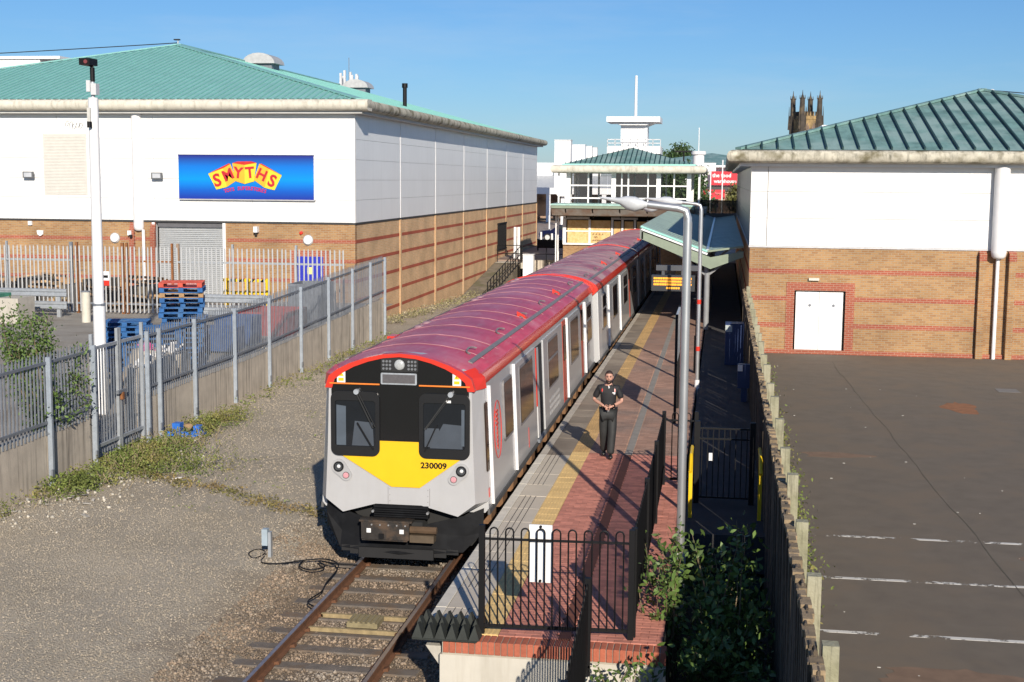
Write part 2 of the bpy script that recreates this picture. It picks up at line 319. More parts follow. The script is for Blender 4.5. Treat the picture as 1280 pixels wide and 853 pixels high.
# car park lines, worn
M = mat('worn_line_paint', (.62, .6, .55), .8, .08)
line = M.copy(); line.name = 'patchy_line_paint'
N = line.node_tree.nodes; L = line.node_tree.links; t = N.new('ShaderNodeBsdfTransparent'); x = N.new('ShaderNodeMixShader'); g = N.new('ShaderNodeNewGeometry'); n = N.new('ShaderNodeTexNoise'); n.inputs['Scale'].default_value = 1.9; n.inputs['Detail'].default_value = 8; n.inputs['Roughness'].default_value = .75
mr = N.new('ShaderNodeMapRange'); mr.inputs[1].default_value = .49; mr.inputs[2].default_value = .53; L.new(g.outputs['Position'], n.inputs[0]); L.new(n.outputs[0], mr.inputs[0]); L.new(mr.outputs[0], x.inputs[0]); L.new(N['Principled BSDF'].outputs[0], x.inputs[1]); L.new(t.outputs[0], x.inputs[2]); L.new(x.outputs[0], N['Material Output'].inputs[0])
for i, yy in enumerate((18.03, 20.58, 23.1)):
    struct(MB().box(6.55, 11.3, yy - .05, yy + .05, .4, .404).build('parking_line', line))
# patches: rust stain, pale repair, crack, manhole
def blob(name, cx, cy, rx, ry, m_, z=.4035, n=22):
    P = [(cx + rx * (1 + .3 * math.sin(3 * a + cx) + random.uniform(-.15, .15)) * math.cos(a), cy + ry * (1 + random.uniform(-.2, .2)) * math.sin(a)) for a in [2 * math.pi * i / n for i in range(n)]]
    return struct(MB().prism(P, 'z', z - .002, z).build(name, m_))
st = mat('rusty_stain', (.27, .115, .05), .95, .2, 5); st2 = mat('brown_stain', (.2, .13, .085), .95, .15, 4)
blob('rust_stain', 11.6, 37.1, .42, 1.0, st); blob('brown_stain', 7.7, 30.1, .75, .3, st2); blob('brown_stain', 8.0, 16.5, .9, .35, st2); blob('brown_stain', 10.6, 22.2, .5, .5, st2)
cr = MB(); p = Vector((8.9, 46, .403))
for i in range(40):
    q = p + Vector((random.uniform(-.02, .07) , -random.uniform(.5, .9), 0)); cr.bar(p, q, random.uniform(.006, .028), .003); p = q
struct(cr.build('asphalt_crack', mat('crack_dirt', (.11, .095, .07), .95)))
pp = MB()
for i in range(36):
    a, b = random.uniform(6.6, 13), random.uniform(15, 45); r_ = random.uniform(.008, .026); pp.box(a, a + r_ * 2, b, b + r_, .4, .406)
pp.build('scattered_litter', mat('pale_chips', (.6, .58, .52), .9), kind='stuff')
mh = MB().box(13.15, 13.75, 40.3, 40.95, .4, .407).build('manhole_cover', mat('manhole_iron', (.17, .165, .16), .7, .1, 10)); tag(mh, 'square grey manhole cover let into the car park asphalt', 'manhole')

# ------------------------------------------------------------ buildings
def ring(rect, prof):      # closed profile (offset, z) swept round a rectangle
    x0, x1, y0, y1 = rect; b = MB(); n = len(prof)
    for o, z in prof: b.v += [(x0 - o, y0 - o, z), (x1 + o, y0 - o, z), (x1 + o, y1 + o, z), (x0 - o, y1 + o, z)]
    for i in range(n):
        j = (i + 1) % n
        for k in range(4): l = (k + 1) % 4; b.f.append((i * 4 + k, i * 4 + l, j * 4 + l, j * 4 + k))
    return b
def nose(o0, o1, zb, zt, n=8):
    r = (zt - zb) / 2; zc = (zt + zb) / 2
    return [(o0, zb)] + [(o1 - r + r * math.cos(a), zc + r * math.sin(a)) for a in [-math.pi / 2 + math.pi * i / n for i in range(n + 1)]] + [(o0, zt)]
def hip(rect, ze, pitch, thick=.06):
    x0, x1, y0, y1 = rect; d = (x1 - x0) / 2; zr = ze + d * pitch; xc = (x0 + x1) / 2; b = MB()
    b.add([(x0, y0, ze), (x1, y0, ze), (x1, y1, ze), (x0, y1, ze), (xc, y0 + d, zr), (xc, y1 - d, zr)], [(0, 1, 4), (1, 2, 5, 4), (2, 3, 5), (3, 0, 4, 5), (3, 2, 1, 0)])
    return b, (xc, y0 + d, zr), (xc, y1 - d, zr)
def rib(b, x, y, rect, pitch, ze, w, h, side):
    x0, x1, y0, y1 = rect
    if side == 'front': d = min(x - x0, x1 - x) - .02; p, q = (x, y0 + .02, ze), (x, y0 + d, ze + d * pitch); nrm = (0, -pitch, 1)
    elif side == 'right': d = min(y - y0, y1 - y, (x1 - x0) / 2) - .02; p, q = (x1 - .02, y, ze), (x1 - d, y, ze + d * pitch); nrm = (pitch, 0, 1)
    else: d = min(y - y0, y1 - y, (x1 - x0) / 2) - .02; p, q = (x0 + .02, y, ze), (x0 + d, y, ze + d * pitch); nrm = (-pitch, 0, 1)
    if d > .1:
        n = Vector(nrm).normalized() * (h / 2 - .005); b.bar(Vector(p) + n, Vector(q) + n, w, h, nrm)
# --- left: toy store
X0, X1, Y0, Y1 = -36.6, -10.2, 55.6, 112.2
toy = thing('toy_store', 'big white clad retail shed with buff brick base and turquoise hipped roof, left', 'building', (-23.4, 55.6, 1.1))
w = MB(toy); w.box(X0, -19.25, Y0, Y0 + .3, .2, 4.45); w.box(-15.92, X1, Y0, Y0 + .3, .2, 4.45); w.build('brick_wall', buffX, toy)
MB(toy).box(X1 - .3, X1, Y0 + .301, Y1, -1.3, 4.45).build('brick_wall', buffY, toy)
MB(toy).box(X0 + .3, X1 - .31, Y0 + .7, Y1 - .1, 0, 9.0).build('core', dark, toy)
for z in (3.7, 2.86, 2.02):
    MB(toy).box(X0, -19.3, Y0 - .006, Y0, z - .075, z + .075).build('brick_band', redX, toy); MB(toy).box(-15.85, X1 + .004, Y0 - .006, Y0, z - .075, z + .075).build('brick_band', redX, toy)
pil = [Y0] + [63.75 + 8.08 * i for i in range(7)]
for z in (3.7, 2.86, 2.02, 1.18, .34):
    for i in range(7): MB(toy).box(X1, X1 + .008, pil[i] + .24 + (0 if i else -.2), pil[i + 1] - .2, z - .075, z + .075).build('brick_band', redY, toy)
for y in pil[1:]: MB(toy).box(X1 - .02, X1 + .04, y - .15, y + .15, -1.3, 4.42).build('brick_pilaster', buffY, toy)
MB(toy).box(X0 - .02, X1 + .03, Y0 - .03, Y1, 4.42, 4.5).build('drip_trim', mat('dark_flashing', (.04, .04, .04), .6), toy)
rows = [4.5, 5.45, 6.3, 7.15, 8.0, 9.12]
MB(toy).box(X0 + .02, X1 - .03, Y0 + .035, Y1 - .05, 4.5, 9.05).build('cladding_backing', mat('joint_grey', (.5, .5, .5), .7), toy)
xs = [X1 - .1 - 4.4 * i for i in range(7)]
whiteA = mat('white_cladding_side', (.78, .8, .82), .4, .03, .5, streak=.12, scol=(.45, .44, .42), sscale=(3, 3, .25))
for i in range(6):
    for j in range(5):
        MB(toy).box(xs[i + 1] + .006, xs[i] - .006, Y0 - .02, Y0 + .03, rows[j] + .006, rows[j + 1] - .006).build('cladding_panel', white, toy)
MB(toy).box(X1 - .1, X1 + .022, Y0 - .022, Y0 + .13, 4.5, 9.12).build('corner_trim', white, toy)
for i in range(7):
    for j in range(5):
        MB(toy).box(X1 - .03, X1 + .02, pil[i] + (.06 if i else .14), pil[i + 1] - .06, rows[j] + .006, rows[j + 1] - .006).build('cladding_panel', whiteA, toy)
    if i: MB(toy).box(X1 - .03, X1 + .035, pil[i] - .055, pil[i] + .055, 4.5, 9.12).build('joint_strip', whitep, toy)
rc = (X0, X1, Y0, Y1)
ring(rc, [(-.1, 9.05), (.45, 9.05), (.45, 9.16), (-.1, 9.16)]).build('soffit', mat('soffit_grey', (.55, .55, .53), .6, .05), toy).location = -Vector(toy.location)
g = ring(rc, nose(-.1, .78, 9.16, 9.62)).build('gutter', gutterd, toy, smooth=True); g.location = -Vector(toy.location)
# the front length is paler and less stained
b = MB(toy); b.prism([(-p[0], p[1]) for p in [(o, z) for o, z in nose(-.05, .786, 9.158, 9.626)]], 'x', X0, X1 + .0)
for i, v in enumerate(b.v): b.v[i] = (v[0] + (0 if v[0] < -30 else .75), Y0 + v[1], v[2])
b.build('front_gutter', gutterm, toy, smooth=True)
re = (X0 - .3, X1 + .3, Y0 - .3, Y1 + .3)
b, ra, rb_ = hip(re, 9.62, .268); b.o = Vector(toy.location); b.build('roof', turq, toy)
b = MB(toy)
for i in range(82): rib(b, re[0] + .33 * (i + .5), 0, re, .268, 9.62, .07, .05, 'front')
for i in range(174): rib(b, 0, re[2] + .33 * (i + .5), re, .268, 9.62, .07, .04, 'right')
b.build('roof_ribs', turqrib, toy, kind='stuff')
b = MB(toy)
for i in range(81): x = re[0] + .33 * (i + 1); b.box(x - .09, x + .09, re[2] - .02, re[2] + .1, 9.6, 9.66)
b.build('eaves_fillers', blackp, toy, kind='stuff')
b = MB(toy)
for c in ((re[1], re[2]), (re[0], re[2])): b.bar((c[0], c[1], 9.66), (ra[0], ra[1], ra[2] + .04), .3, .06)
b.bar((ra[0], ra[1], ra[2] + .04), (rb_[0], rb_[1], rb_[2] + .04), .4, .07); b.build('ridge_capping', turq, toy)
MB(toy).cyl((-19.83, Y0 - .05, 4.2), (-19.83, Y0 - .05, 9.1), .22, n=20).build('downpipe_cover', whitep, toy, smooth=True)
MB(toy).lathe((-19.83, Y0 - .05, 4.02), [(.03, 0), (.14, .03), (.2, .09), (.219, .18)], 20).build('rounded_cap', whitep, toy, smooth=True)
MB(toy).cyl((-19.6, Y0 - .12, 1.1), (-19.6, Y0 - .12, 4.1), .07).build('downpipe', whitep, toy, smooth=True)
b = MB(toy)
for k in range(2): xx = -20.25 + k * .95; b.box(xx, xx + .22, Y0 - .16, Y0, 1.1, 4.0); b.prism([(Y0 - .16, 4.0), (Y0, 4.0), (Y0, 4.4)], 'x', xx, xx + .22)
b.build('brick_pilaster', redX, toy)
# louvre, shutter, blue door
lv = mat('cream_louvre', (.6, .58, .53), .6, .05)
b = MB(toy)
for i in range(40): z = 5.6 + i * .064; b.prism([(Y0 - .03, z), (Y0 - .055, z + .004), (Y0 - .03, z + .06)], 'x', -24.1, -22.2)
MB(toy).box(-24.15, -22.15, Y0 - .035, Y0 - .02, 5.55, 8.2).build('louvre_frame', lv, toy); b.build('louvre_blades', lv, toy, kind='stuff')
shm = mat('shutter_grey', (.5, .52, .53), .45, .05, 4, metal=.2)
for i in range(38):
    z = 1.1 + i * .085
    if z < 4.2: MB(toy).prism([(Y0 + .2, z), (Y0 + .155, z + .015), (Y0 + .15, z + .06), (Y0 + .2, z + .08)], 'x', -19.0, -16.05).build('shutter_slat', shm, toy)
MB(toy).box(-19.02, -16.03, Y0 + .06, Y0 + .3, 4.22, 4.45).build('shutter_box', mat('shutter_box_dark', (.12, .12, .13), .6), toy)
for x in (-19.25, -16.05): MB(toy).box(x, x + .13, Y0 - .03, Y0 + .3, 1.1, 4.45).build('shutter_jamb', whitep, toy)
MB(toy).box(-13.0, -11.35, Y0 - .016, Y0 + .1, 1.1, 3.3).build('door_surround', redX, toy)
MB(toy).box(-12.75, -11.6, Y0 - .035, Y0, 1.1, 3.05).build('door', mat('blue_door_paint', (.02, .03, .42), .5, .05), toy, label='blue steel door in a red brick surround')
MB(toy).box(-12.3, -12.08, Y0 - .042, Y0 - .034, 2.3, 2.6).build('door_notice', mat('notice_yellow', (.75, .7, .25), .6), toy)
# sign
sg = thing('shop_sign', 'blue SMYTHS toys superstores shop sign with yellow letter blocks', 'sign', (-14.96, Y0 - .1, 6.38))
SM = bpy.data.materials.new('sign_blue_print'); SM.use_nodes = True; N = SM.node_tree.nodes; L = SM.node_tree.links
g_ = N.new('ShaderNodeTexCoord'); sp = N.new('ShaderNodeSeparateXYZ'); L.new(g_.outputs['Generated'], sp.inputs[0]); r = N.new('ShaderNodeValToRGB')
e = r.color_ramp.elements; e[0].color = (.012, .03, .3, 1); e[1].color = (.02, .02, .2, 1); q = e.new(.45); q.color = (.0, .26, .74, 1); q = e.new(.75); q.color = (.005, .16, .6, 1); q = e.new(.2); q.color = (.005, .1, .5, 1)
L.new(sp.outputs[2], r.inputs[0]); L.new(r.outputs[0], N['Principled BSDF'].inputs[0]); N['Principled BSDF'].inputs['Roughness'].default_value = .3
MB(sg).box(-17.95, -11.97, Y0 - .1, Y0 - .025, 5.45, 7.3).build('sign_panel', SM, sg)
MB(sg).box(-17.92, -11.9, Y0 - .16, Y0 - .03, 5.4, 5.448).build('sign_sill', mat('sign_sill_grey', (.45, .45, .45), .5), sg)
MB(sg).box(-17.97, -11.95, Y0 - .104, Y0 - .025, 7.3, 7.33).build('sign_top_trim', navy, sg)
ya, yb, yr, lr = mat('letter_yellow', (.85, .6, .04), .4, .04), mat('letter_orange', (.82, .42, .03), .4, .04), mat('block_red', (.55, .03, .02), .4), mat('letter_red', (.5, .02, .03), .4)
def sp_(u, v): return (-17.95 + (u - 130) / 900 * 5.98, 7.3 - (v - 80) / 278 * 1.83)
def face(pts, m_, d): MB(sg).prism([sp_(*p) for p in pts], 'y', Y0 - .1 - d, Y0 - .1).build('letter_block', m_, sg)
face([(332, 199), (432, 163), (455, 283), (385, 300)], ya, .03); face([(432, 163), (480, 135), (522, 240), (455, 283)], yb, .028); face([(332, 198), (472, 131), (481, 135), (433, 163)], yr, .033)
face([(495, 130), (576, 141), (576, 263), (513, 244)], yb, .04); face([(576, 141), (656, 128), (638, 246), (576, 263)], ya, .038); face([(495, 129), (530, 119), (620, 117), (656, 127), (576, 141)], yr, .043)
face([(675, 133), (738, 165), (708, 286), (636, 236)], yb, .03); face([(738, 165), (822, 206), (773, 301), (708, 286)], ya, .028); face([(672, 131), (690, 132), (822, 204), (738, 165)], yr, .033)
for ch, u, v, a, s_ in (('S', 393, 243, 16, .74), ('M', 466, 207, 24, .62), ('Y', 534, 194, -6, .64), ('T', 612, 192, 5, .64), ('H', 690, 205, -26, .62), ('S', 758, 244, -24, .7)):
    x, z = sp_(u, v); text('letter', ch, s_, lr, sg, (x, Y0 - .148, z), (R(90), R(-a), 0), .006, off=.02)
tm = mat('letter_magenta', (.5, .02, .12), .4); T_ = 'TOYS SUPERSTORES'
for i, ch in enumerate(T_):
    if ch != ' ':
        tt = (i - 7.5) / 7.5; x, z = sp_(578 + 133 * tt, 291 + 19 * tt * tt); text('letter', ch, .21, tm, sg, (x, Y0 - .115, z), (R(90), R(14 * tt), 0), .004, off=.008, sx=.9)
# small things fixed to the wall
for i, x in enumerate((-24.75, -18.85)):
    t = thing('floodlight', ['grey floodlight on the white wall left of the cream louvre', 'grey floodlight on the white wall beside the blue shop sign'][i], 'floodlight', (x, Y0, 6.4), 'floodlights on the white shed wall')
    MB(t).box(x - .26, x + .22, Y0 - .3, Y0 - .2, 6.28, 6.55).build('lamp_body', mat('floodlight_grey', (.12, .125, .13), .5), t); MB(t).box(x - .2, x + .16, Y0 - .312, Y0 - .3, 6.32, 6.51).build('lamp_glass', mat('lamp_glass', (.5, .52, .55), .15), t)
    MB(t).bar((x + .1, Y0, 6.36), (x + .1, Y0 - .2, 6.36), .06).build('bracket', galv, t)
for i, (x, z) in enumerate(((-20.95, 3.72), (-12.25, 3.75))):
    t = thing('bulkhead_light', ['round white bulkhead lamp left of the white downpipe', 'round white bulkhead lamp above the blue door'][i], 'wall light', (x, Y0, z), 'round lamps on the brick wall')
    MB(t).lathe((x, Y0 - .14, z), [(.05, 0), (.17, .015), (.2, .06), (.21, .14)], 18, 'y').build('diffuser', whitep, t, smooth=True); MB(t).lathe((x, Y0 - .02, z), [(.225, -.03), (.225, .02)], 18, 'y').build('backplate', galv, t)
t = MB().prism([(-24.55, 4.0), (-24.25, 4.0), (-24.28, 3.82), (-24.4, 3.75), (-24.52, 3.82)], 'y', Y0 - .1, Y0).build('alarm_box', whitep); tag(t, 'white shield shaped alarm box on the brick wall', 'alarm box')
t = MB().box(-24.95, -24.78, Y0 - .1, Y0, 4.22, 4.4).build('junction_box', whitep); tag(t, 'small white junction box just under the white cladding', 'junction box')
t = thing('dome_camera', 'small white dome camera on a bracket beside the downpipe', 'camera', (-20.2, Y0 - .2, 3.95)); MB(t).box(-20.28, -20.12, Y0 - .25, Y0 - .16, 3.85, 4.05).build('housing', whitep, t); MB(t).lathe((-20.1, Y0 - .3, 3.8), [(.02, -.06), (.07, 0), (.07, .08)], 10).build('dome', dark, t, smooth=True)
t = thing('wall_camera', 'white bullet camera on the brick between shutter and blue door', 'camera', (-14.5, Y0, 4.1)); MB(t).box(-14.58, -14.42, Y0 - .3, Y0 - .02, 4.05, 4.3).build('housing', whitep, t); MB(t).cyl((-14.5, Y0 - .2, 3.95), (-14.5, Y0 - .2, 4.05), .06).build('lens', dark, t)
t = MB().lathe((-12.55, Y0 - .1, 4.05), [(.02, 0), (.07, .01), (.08, .1)], 10, 'y').build('alarm_beacon', red, smooth=True); tag(t, 'red alarm beacon on the brick above the blue door', 'beacon')
gf = MB()
for i in range(5): a = random.random() * 6; c = Vector((-23.0 + i * .16, Y0 - .022, 8.55 + random.uniform(-.1, .1))); gf.tube([c + Vector((.09 * math.cos(a + k), 0, .13 * math.sin(a + k * 1.2))) for k in range(6)], .012, 4)
gf.build('graffiti', mat('graffiti_grey', (.16, .16, .17), .7), toy).location = -Vector(toy.location)
# things on the roof
for i, (x, y) in enumerate(((-22.4, 79.5), (-22.4, 101))):
    z = 13.0; t = thing('roof_ventilator', ['domed grey roof ventilator nearest the roof peak', 'domed grey roof ventilator beside the phone mast'][i], 'roof vent', (x, y, z), 'ventilators along the turquoise roof')
    MB(t).box(x - .75, x + .75, y - .7, y + .7, z - .6, z + .15).build('kerb', galvd, t); MB(t).prism([(x + 1.0 * math.cos(a), z + .12 + .62 * math.sin(a)) for a in [math.pi * k / 10 for k in range(11)]], 'y', y - .95, y + .95).build('cowl', mat('vent_grey', (.45, .45, .45), .5), t, smooth=True)
t = thing('flue_pipe', 'black flue pipe standing on the turquoise roof slope', 'flue', (-13.1, 77, 10.2)); MB(t).cyl((-13.1, 77, 10.1), (-13.1, 77, 11.75), .12, n=12).build('pipe', blackp, t); MB(t).cyl((-13.1, 77, 11.55), (-13.1, 77, 11.8), .17, n=12).build('cowl', blackp, t)
mx = -28.7; t = thing('phone_mast', 'cluster of white phone mast antennas behind the turquoise roof', 'antenna', (mx, 121, .9))
for k in range(7): a = k * .9; MB(t).box(mx + .75 * math.cos(a) - .1, mx + .75 * math.cos(a) + .1, 121 + math.sin(a), 121.2 + math.sin(a), 14.2 + .2 * (k % 3), 15.6 + .2 * (k % 3)).build('antenna_panel', lampgrey, t)
MB(t).cyl((mx, 121, .9), (mx, 121, 15), .25).build('mast', galvd, t); MB(t).cyl((mx, 121, 15), (mx, 121, 17.2), .03).build('aerial', galvd, t); MB(t).box(mx - .9, mx + .9, 120.6, 121.4, 14.2, 14.5).build('head_frame', galvd, t)
t = tag(MB().tube([(-60 + i * 2.28, 69.5 - .02 * i, 12.4 + i * .062 - .25 * math.sin(math.pi * i / 16)) for i in range(17)], .025, 5).build('overhead_wire', dark), 'thin aerial wire strung above the left roof hip', 'wire')
t = thing('roof_aerial', 'small aerial on the peak of the turquoise roof', 'aerial', (-23.4, 68.9, 13.2)); MB(t).cyl((-23.4, 68.9, 13.1), (-23.4, 68.9, 13.55), .04).build('post', galv, t); MB(t).box(-23.6, -23.3, 68.8, 69, 13.5, 13.56).build('crossbar', dark, t)
ob = MB().box(-66, -55.5, 115, 125, .9, 16.7); ob.box(-66.2, -53.5, 114.8, 125.2, 16.7, 16.95); tag(ob.build('white_block', whitep), 'white flat roofed block rising behind the far left roof', 'building')
# --- right: brick and white store
rb0 = (6.1, 24.5, 48, 96)
st_ = thing('brick_store', 'white clad store with buff brick base and weathered green hipped roof, right', 'building', (15.3, 48, .4))
XA, XB, YA, YB = rb0
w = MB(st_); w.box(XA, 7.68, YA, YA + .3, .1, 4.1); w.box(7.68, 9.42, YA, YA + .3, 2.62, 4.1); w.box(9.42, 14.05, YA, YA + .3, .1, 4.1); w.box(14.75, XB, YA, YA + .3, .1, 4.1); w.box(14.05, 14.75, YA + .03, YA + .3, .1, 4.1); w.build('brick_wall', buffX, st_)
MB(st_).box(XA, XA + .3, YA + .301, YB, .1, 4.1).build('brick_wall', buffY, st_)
MB(st_).box(XA + .31, XB - .1, YA + .5, YB - .1, .1, 6.9).build('core', dark, st_)
for z in (3.28, 2.34, 1.4):
    for xa, xb in ((XA - .004, 7.4), (9.72, 13.8), (14.99, XB)) + (((7.4, 9.72),) if z > 3 else ()): MB(st_).box(xa, xb, YA - .006, YA, z - .08, z + .08).build('brick_band', redX, st_)
    MB(st_).box(XA - .006, XA, YA, YB, z - .08, z + .08).build('brick_band', redY, st_)
MB(st_).box(XA - .03, XB, YA - .03, YA, .3, .55).build('brick_plinth', redX, st_)
b = MB(st_); b.box(7.4, 7.68, YA - .02, YA, .55, 2.9); b.box(9.42, 9.72, YA - .02, YA, .55, 2.9); b.box(7.68, 9.42, YA - .02, YA, 2.62, 2.9); b.build('door_surround', redX, st_)
for i in range(2):
    d = MB(st_).box(7.74 + i * .81, 8.54 + i * .81, YA + .1, YA + .15, .48, 2.58).build('door_leaf', whitep, st_); MB(st_).cyl((8.22 + i * .81, YA + .09, 2.1), (8.22 + i * .81, YA + .1, 2.1), .05).build('door_vent', galvd, d)
MB(st_).box(7.68, 9.42, YA + .08, YA + .2, 2.585, 2.62).build('door_frame', blackp, st_); MB(st_).box(9.365, 9.42, YA + .08, YA + .2, .45, 2.585).build('door_frame', blackp, st_)
b = MB(st_); b.box(13.8, 14.03, YA - .2, YA, .4, 4.0); b.box(14.77, 14.99, YA - .2, YA, .4, 4.0); b.build('brick_pilaster', buffX, st_)
b = MB(st_)
for x in (13.8, 14.77): b.prism([(YA - .21, 3.75), (YA, 3.75), (YA, 4.1), (YA - .21, 3.98)], 'x', x - .004, x + .235)
b.build('pilaster_cap', redX, st_)
MB(st_).cyl((14.4, YA - .22, 4.05), (14.4, YA - .22, 6.95), .25, n=22).build('downpipe_cover', whitep, st_, smooth=True)
MB(st_).lathe((14.4, YA - .22, 3.82), [(.03, 0), (.16, .03), (.23, .1), (.249, .23)], 22).build('rounded_cap', whitep, st_, smooth=True)
MB(st_).cyl((14.4, YA - .12, .4), (14.4, YA - .12, 3.9), .065).build('downpipe', whitep, st_, smooth=True)
MB(st_).box(8.15, 8.5, YA - .12, YA, 2.98, 3.06).build('door_lamp', mat('cream_plastic', (.7, .66, .55), .5), st_)
MB(st_).box(XA - .04, XB, YA - .04, YB, 4.1, 4.16).build('drip_trim', mat('drip_white', (.55, .55, .56), .5), st_)
rows = [4.16, 5.12, 6.04, 6.95]
MB(st_).box(XA + .03, XB, YA + .04, YB, 4.16, 6.9).build('cladding_backing', MATS['joint_grey'], st_)
for (xa, xb) in ((XA - .02, 6.66), (6.672, 14.14), (14.66, XB)):
    for j in range(3): MB(st_).box(xa, xb - .012, YA - .02, YA + .04, rows[j] + .006, rows[j + 1] - .006).build('cladding_panel', white, st_)
MB(st_).box(14.13, 14.67, YA, YA + .04, 4.16, 6.9).build('cladding_recess', white, st_)
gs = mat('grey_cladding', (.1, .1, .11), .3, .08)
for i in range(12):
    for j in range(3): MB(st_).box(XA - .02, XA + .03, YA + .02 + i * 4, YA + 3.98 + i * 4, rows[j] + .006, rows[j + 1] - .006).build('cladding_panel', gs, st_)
r0 = ring(rb0, [(-.1, 6.9), (.4, 6.9), (.4, 7.02), (-.1, 7.02)]).build('soffit', whitep, st_); r0.location = -Vector(st_.location)
r0 = ring(rb0, nose(-.1, .88, 7.02, 7.45)).build('gutter', gutterd, st_, smooth=True); r0.location = -Vector(st_.location)
re = (XA - .5, XB + .5, YA - .5, YB + .5)
b, ra, rb_ = hip(re, 7.47, .268); b.o = Vector(st_.location); b.build('roof', dkgreen, st_)
n = 36
for i in range(n):
    b = MB(st_); rib(b, re[0] + .27 + i * .54, 0, re, .268, 7.47, .055, .1, 'front'); 
    if b.v: b.build('roof_seam', seamm, st_)
b = MB(st_); b.bar((re[0], re[2], 7.5), (ra[0], ra[1], ra[2] + .04), .28, .08); b.bar((re[1], re[2], 7.5), (ra[0], ra[1], ra[2] + .04), .28, .08); b.bar((ra[0], ra[1], ra[2] + .04), (rb_[0], rb_[1], rb_[2] + .04), .3, .08); b.build('ridge_capping', dkgreen, st_)
b = MB(st_)
for i in range(80): rib(b, 0, re[2] + .3 + i * .6, re, .268, 7.47, .05, .09, 'left')
b.build('side_roof_seams', seamm, st_, kind='stuff')
t = thing('roof_floodlight', 'white lamp on the ridge of the right green roof with a trailing wire', 'lamp', (15.9, 58.5, 10)); MB(t).lathe((15.9, 58.5, 10), [(.25, 0), (.2, .1), (.05, .2)], 10).build('lamp_head', whitep, t); MB(t).tube([(15.9, 58.5, 10.15), (18, 58.3, 9.95), (21, 58, 9.6)], .02, 5).build('wire', dark, t)
t = tag(MB().box(18.2, 21, 190, 200, .9, 14.0).build('white_block', whitep), 'white block corner showing beside the church tower', 'building')
# ------------------------------------------------------------ track
tr = thing('railway_track', 'single rusty rail track running out from under the train', 'railway track', (0, 15, -.15))
for i in range(17):
    y = 12.2 + .68 * i
    MB(tr).bbox(-1.3 + random.uniform(-.03, .03), 1.28, y - .12, y + .12, -.3, -.138 + random.uniform(-.008, .006), .012).build('sleeper', sleeperm, tr)
for sx in (-1, 1):
    x = .0 + sx * .755
    MB(tr).prism([(x - .07, -.15), (x + .07, -.15), (x + .07, -.138), (x + .012, -.12), (x + .009, -.045), (x + .035, -.035), (x + .035, -.003), (x - .035, -.003), (x - .035, -.035), (x - .009, -.045), (x - .012, -.12), (x - .07, -.138)], 'y', 10, 90).build('rail', railside, tr)
    MB(tr).box(x - .027, x + .027, 10, 90, -.003, .001).build('rail_head', railtop, tr)
    for i in range(17):
        y = 12.2 + .68 * i
        for e in (-1, 1): MB(tr).prism([(x + e * .05, -.135), (x + e * .125, -.135), (x + e * .115, -.085), (x + e * .06, -.1)], 'y', y - .05, y + .05).build('rail_clip', railside, tr)
    MB(tr).box(x - .1, x + .1, 10, 12, -.2, -.15).build('base_plate', railside, tr)
t = thing('track_balise', 'yellowish grey slatted track balise fixed between two pale wooden bearers', 'balise', (0, 18.66, -.1))
yel = mat('weathered_yellow_wood', (.3, .23, .12), .9, .25, 9, bump=.3)
for y in (18.35, 18.98): MB(t).box(-.66, .66, y - .03, y + .03, -.14, -.08).build('wood_bearer', yel, t)
MB(t).box(-.13, .33, 18.46, 18.86, -.1, -.03).build('housing', mat('balise_grey', (.24, .2, .11), .85, .2, 10), t)
for k in range(6): MB(t).box(-.12 + k * .075, -.085 + k * .075, 18.47, 18.85, -.03, -.012).build('rib', MATS['balise_grey'], t)
# stones: ballast and gravel
ST = [(0, 0, .5), (.5, .1, .05), (-.05, .5, -.05), (-.5, -.1, .05), (.1, -.5, 0), (0, 0, -.5)]; SF = [(0, 1, 2), (0, 2, 3), (0, 3, 4), (0, 4, 1), (5, 2, 1), (5, 3, 2), (5, 4, 3), (5, 1, 4)]
ball = mat('ballast_stone', (.23, .175, .125), .95, .35, 1.2, rand=.45, col2=(.29, .255, .21), cover=.58); peb = mat('gravel_stone', (.42, .36, .275), .95, .15, 2, rand=.2)
def stones(name, n, x0, x1, y0, y1, smin, smax, m_, keep=None):
    x = rng.uniform(x0, x1, n); y = y0 + (y1 - y0) * rng.power(.8, n) if False else rng.uniform(y0, y1, n)
    if keep is not None: k = keep(x, y); x, y = x[k], y[k]
    n = len(x); s = smin + (smax - smin) * rng.random(n) ** 2.2
    P = np.stack([x, y, gz(x, y) + s * .12], 1); Sc = s[:, None] * rng.uniform(.6, 1.25, (n, 3)); scatter(name, P, randrot(n), Sc, ST, SF, m_, kind='stuff')
offr = lambda x, y: (np.abs(np.abs(x) - .755) > .09)
def betw(x, y):
    f = ((y - 12.2 + .12) % .68); return offr(x, y) & ((f > .25) | (np.abs(x) > 1.35) | (rng.random(len(x)) < .06))
stones('track_ballast', 17000, -2.0, 1.8, 13.5, 22.5, .03, .075, ball, betw)
stones('track_ballast', 6000, -2.6, -1.45, 21, 45, .03, .07, ball)
stones('gravel_stones', 26000, -8.3, -1.5, 13.5, 24, .012, .034, peb)
stones('gravel_stones', 14000, -8.3, -1.7, 24, 42, .02, .045, peb)
stones('rubble_stones', 420, -8.3, -6.4, 22, 29.5, .03, .11, mat('pale_rubble', (.42, .39, .33), .9, .2, 3, rand=.4))
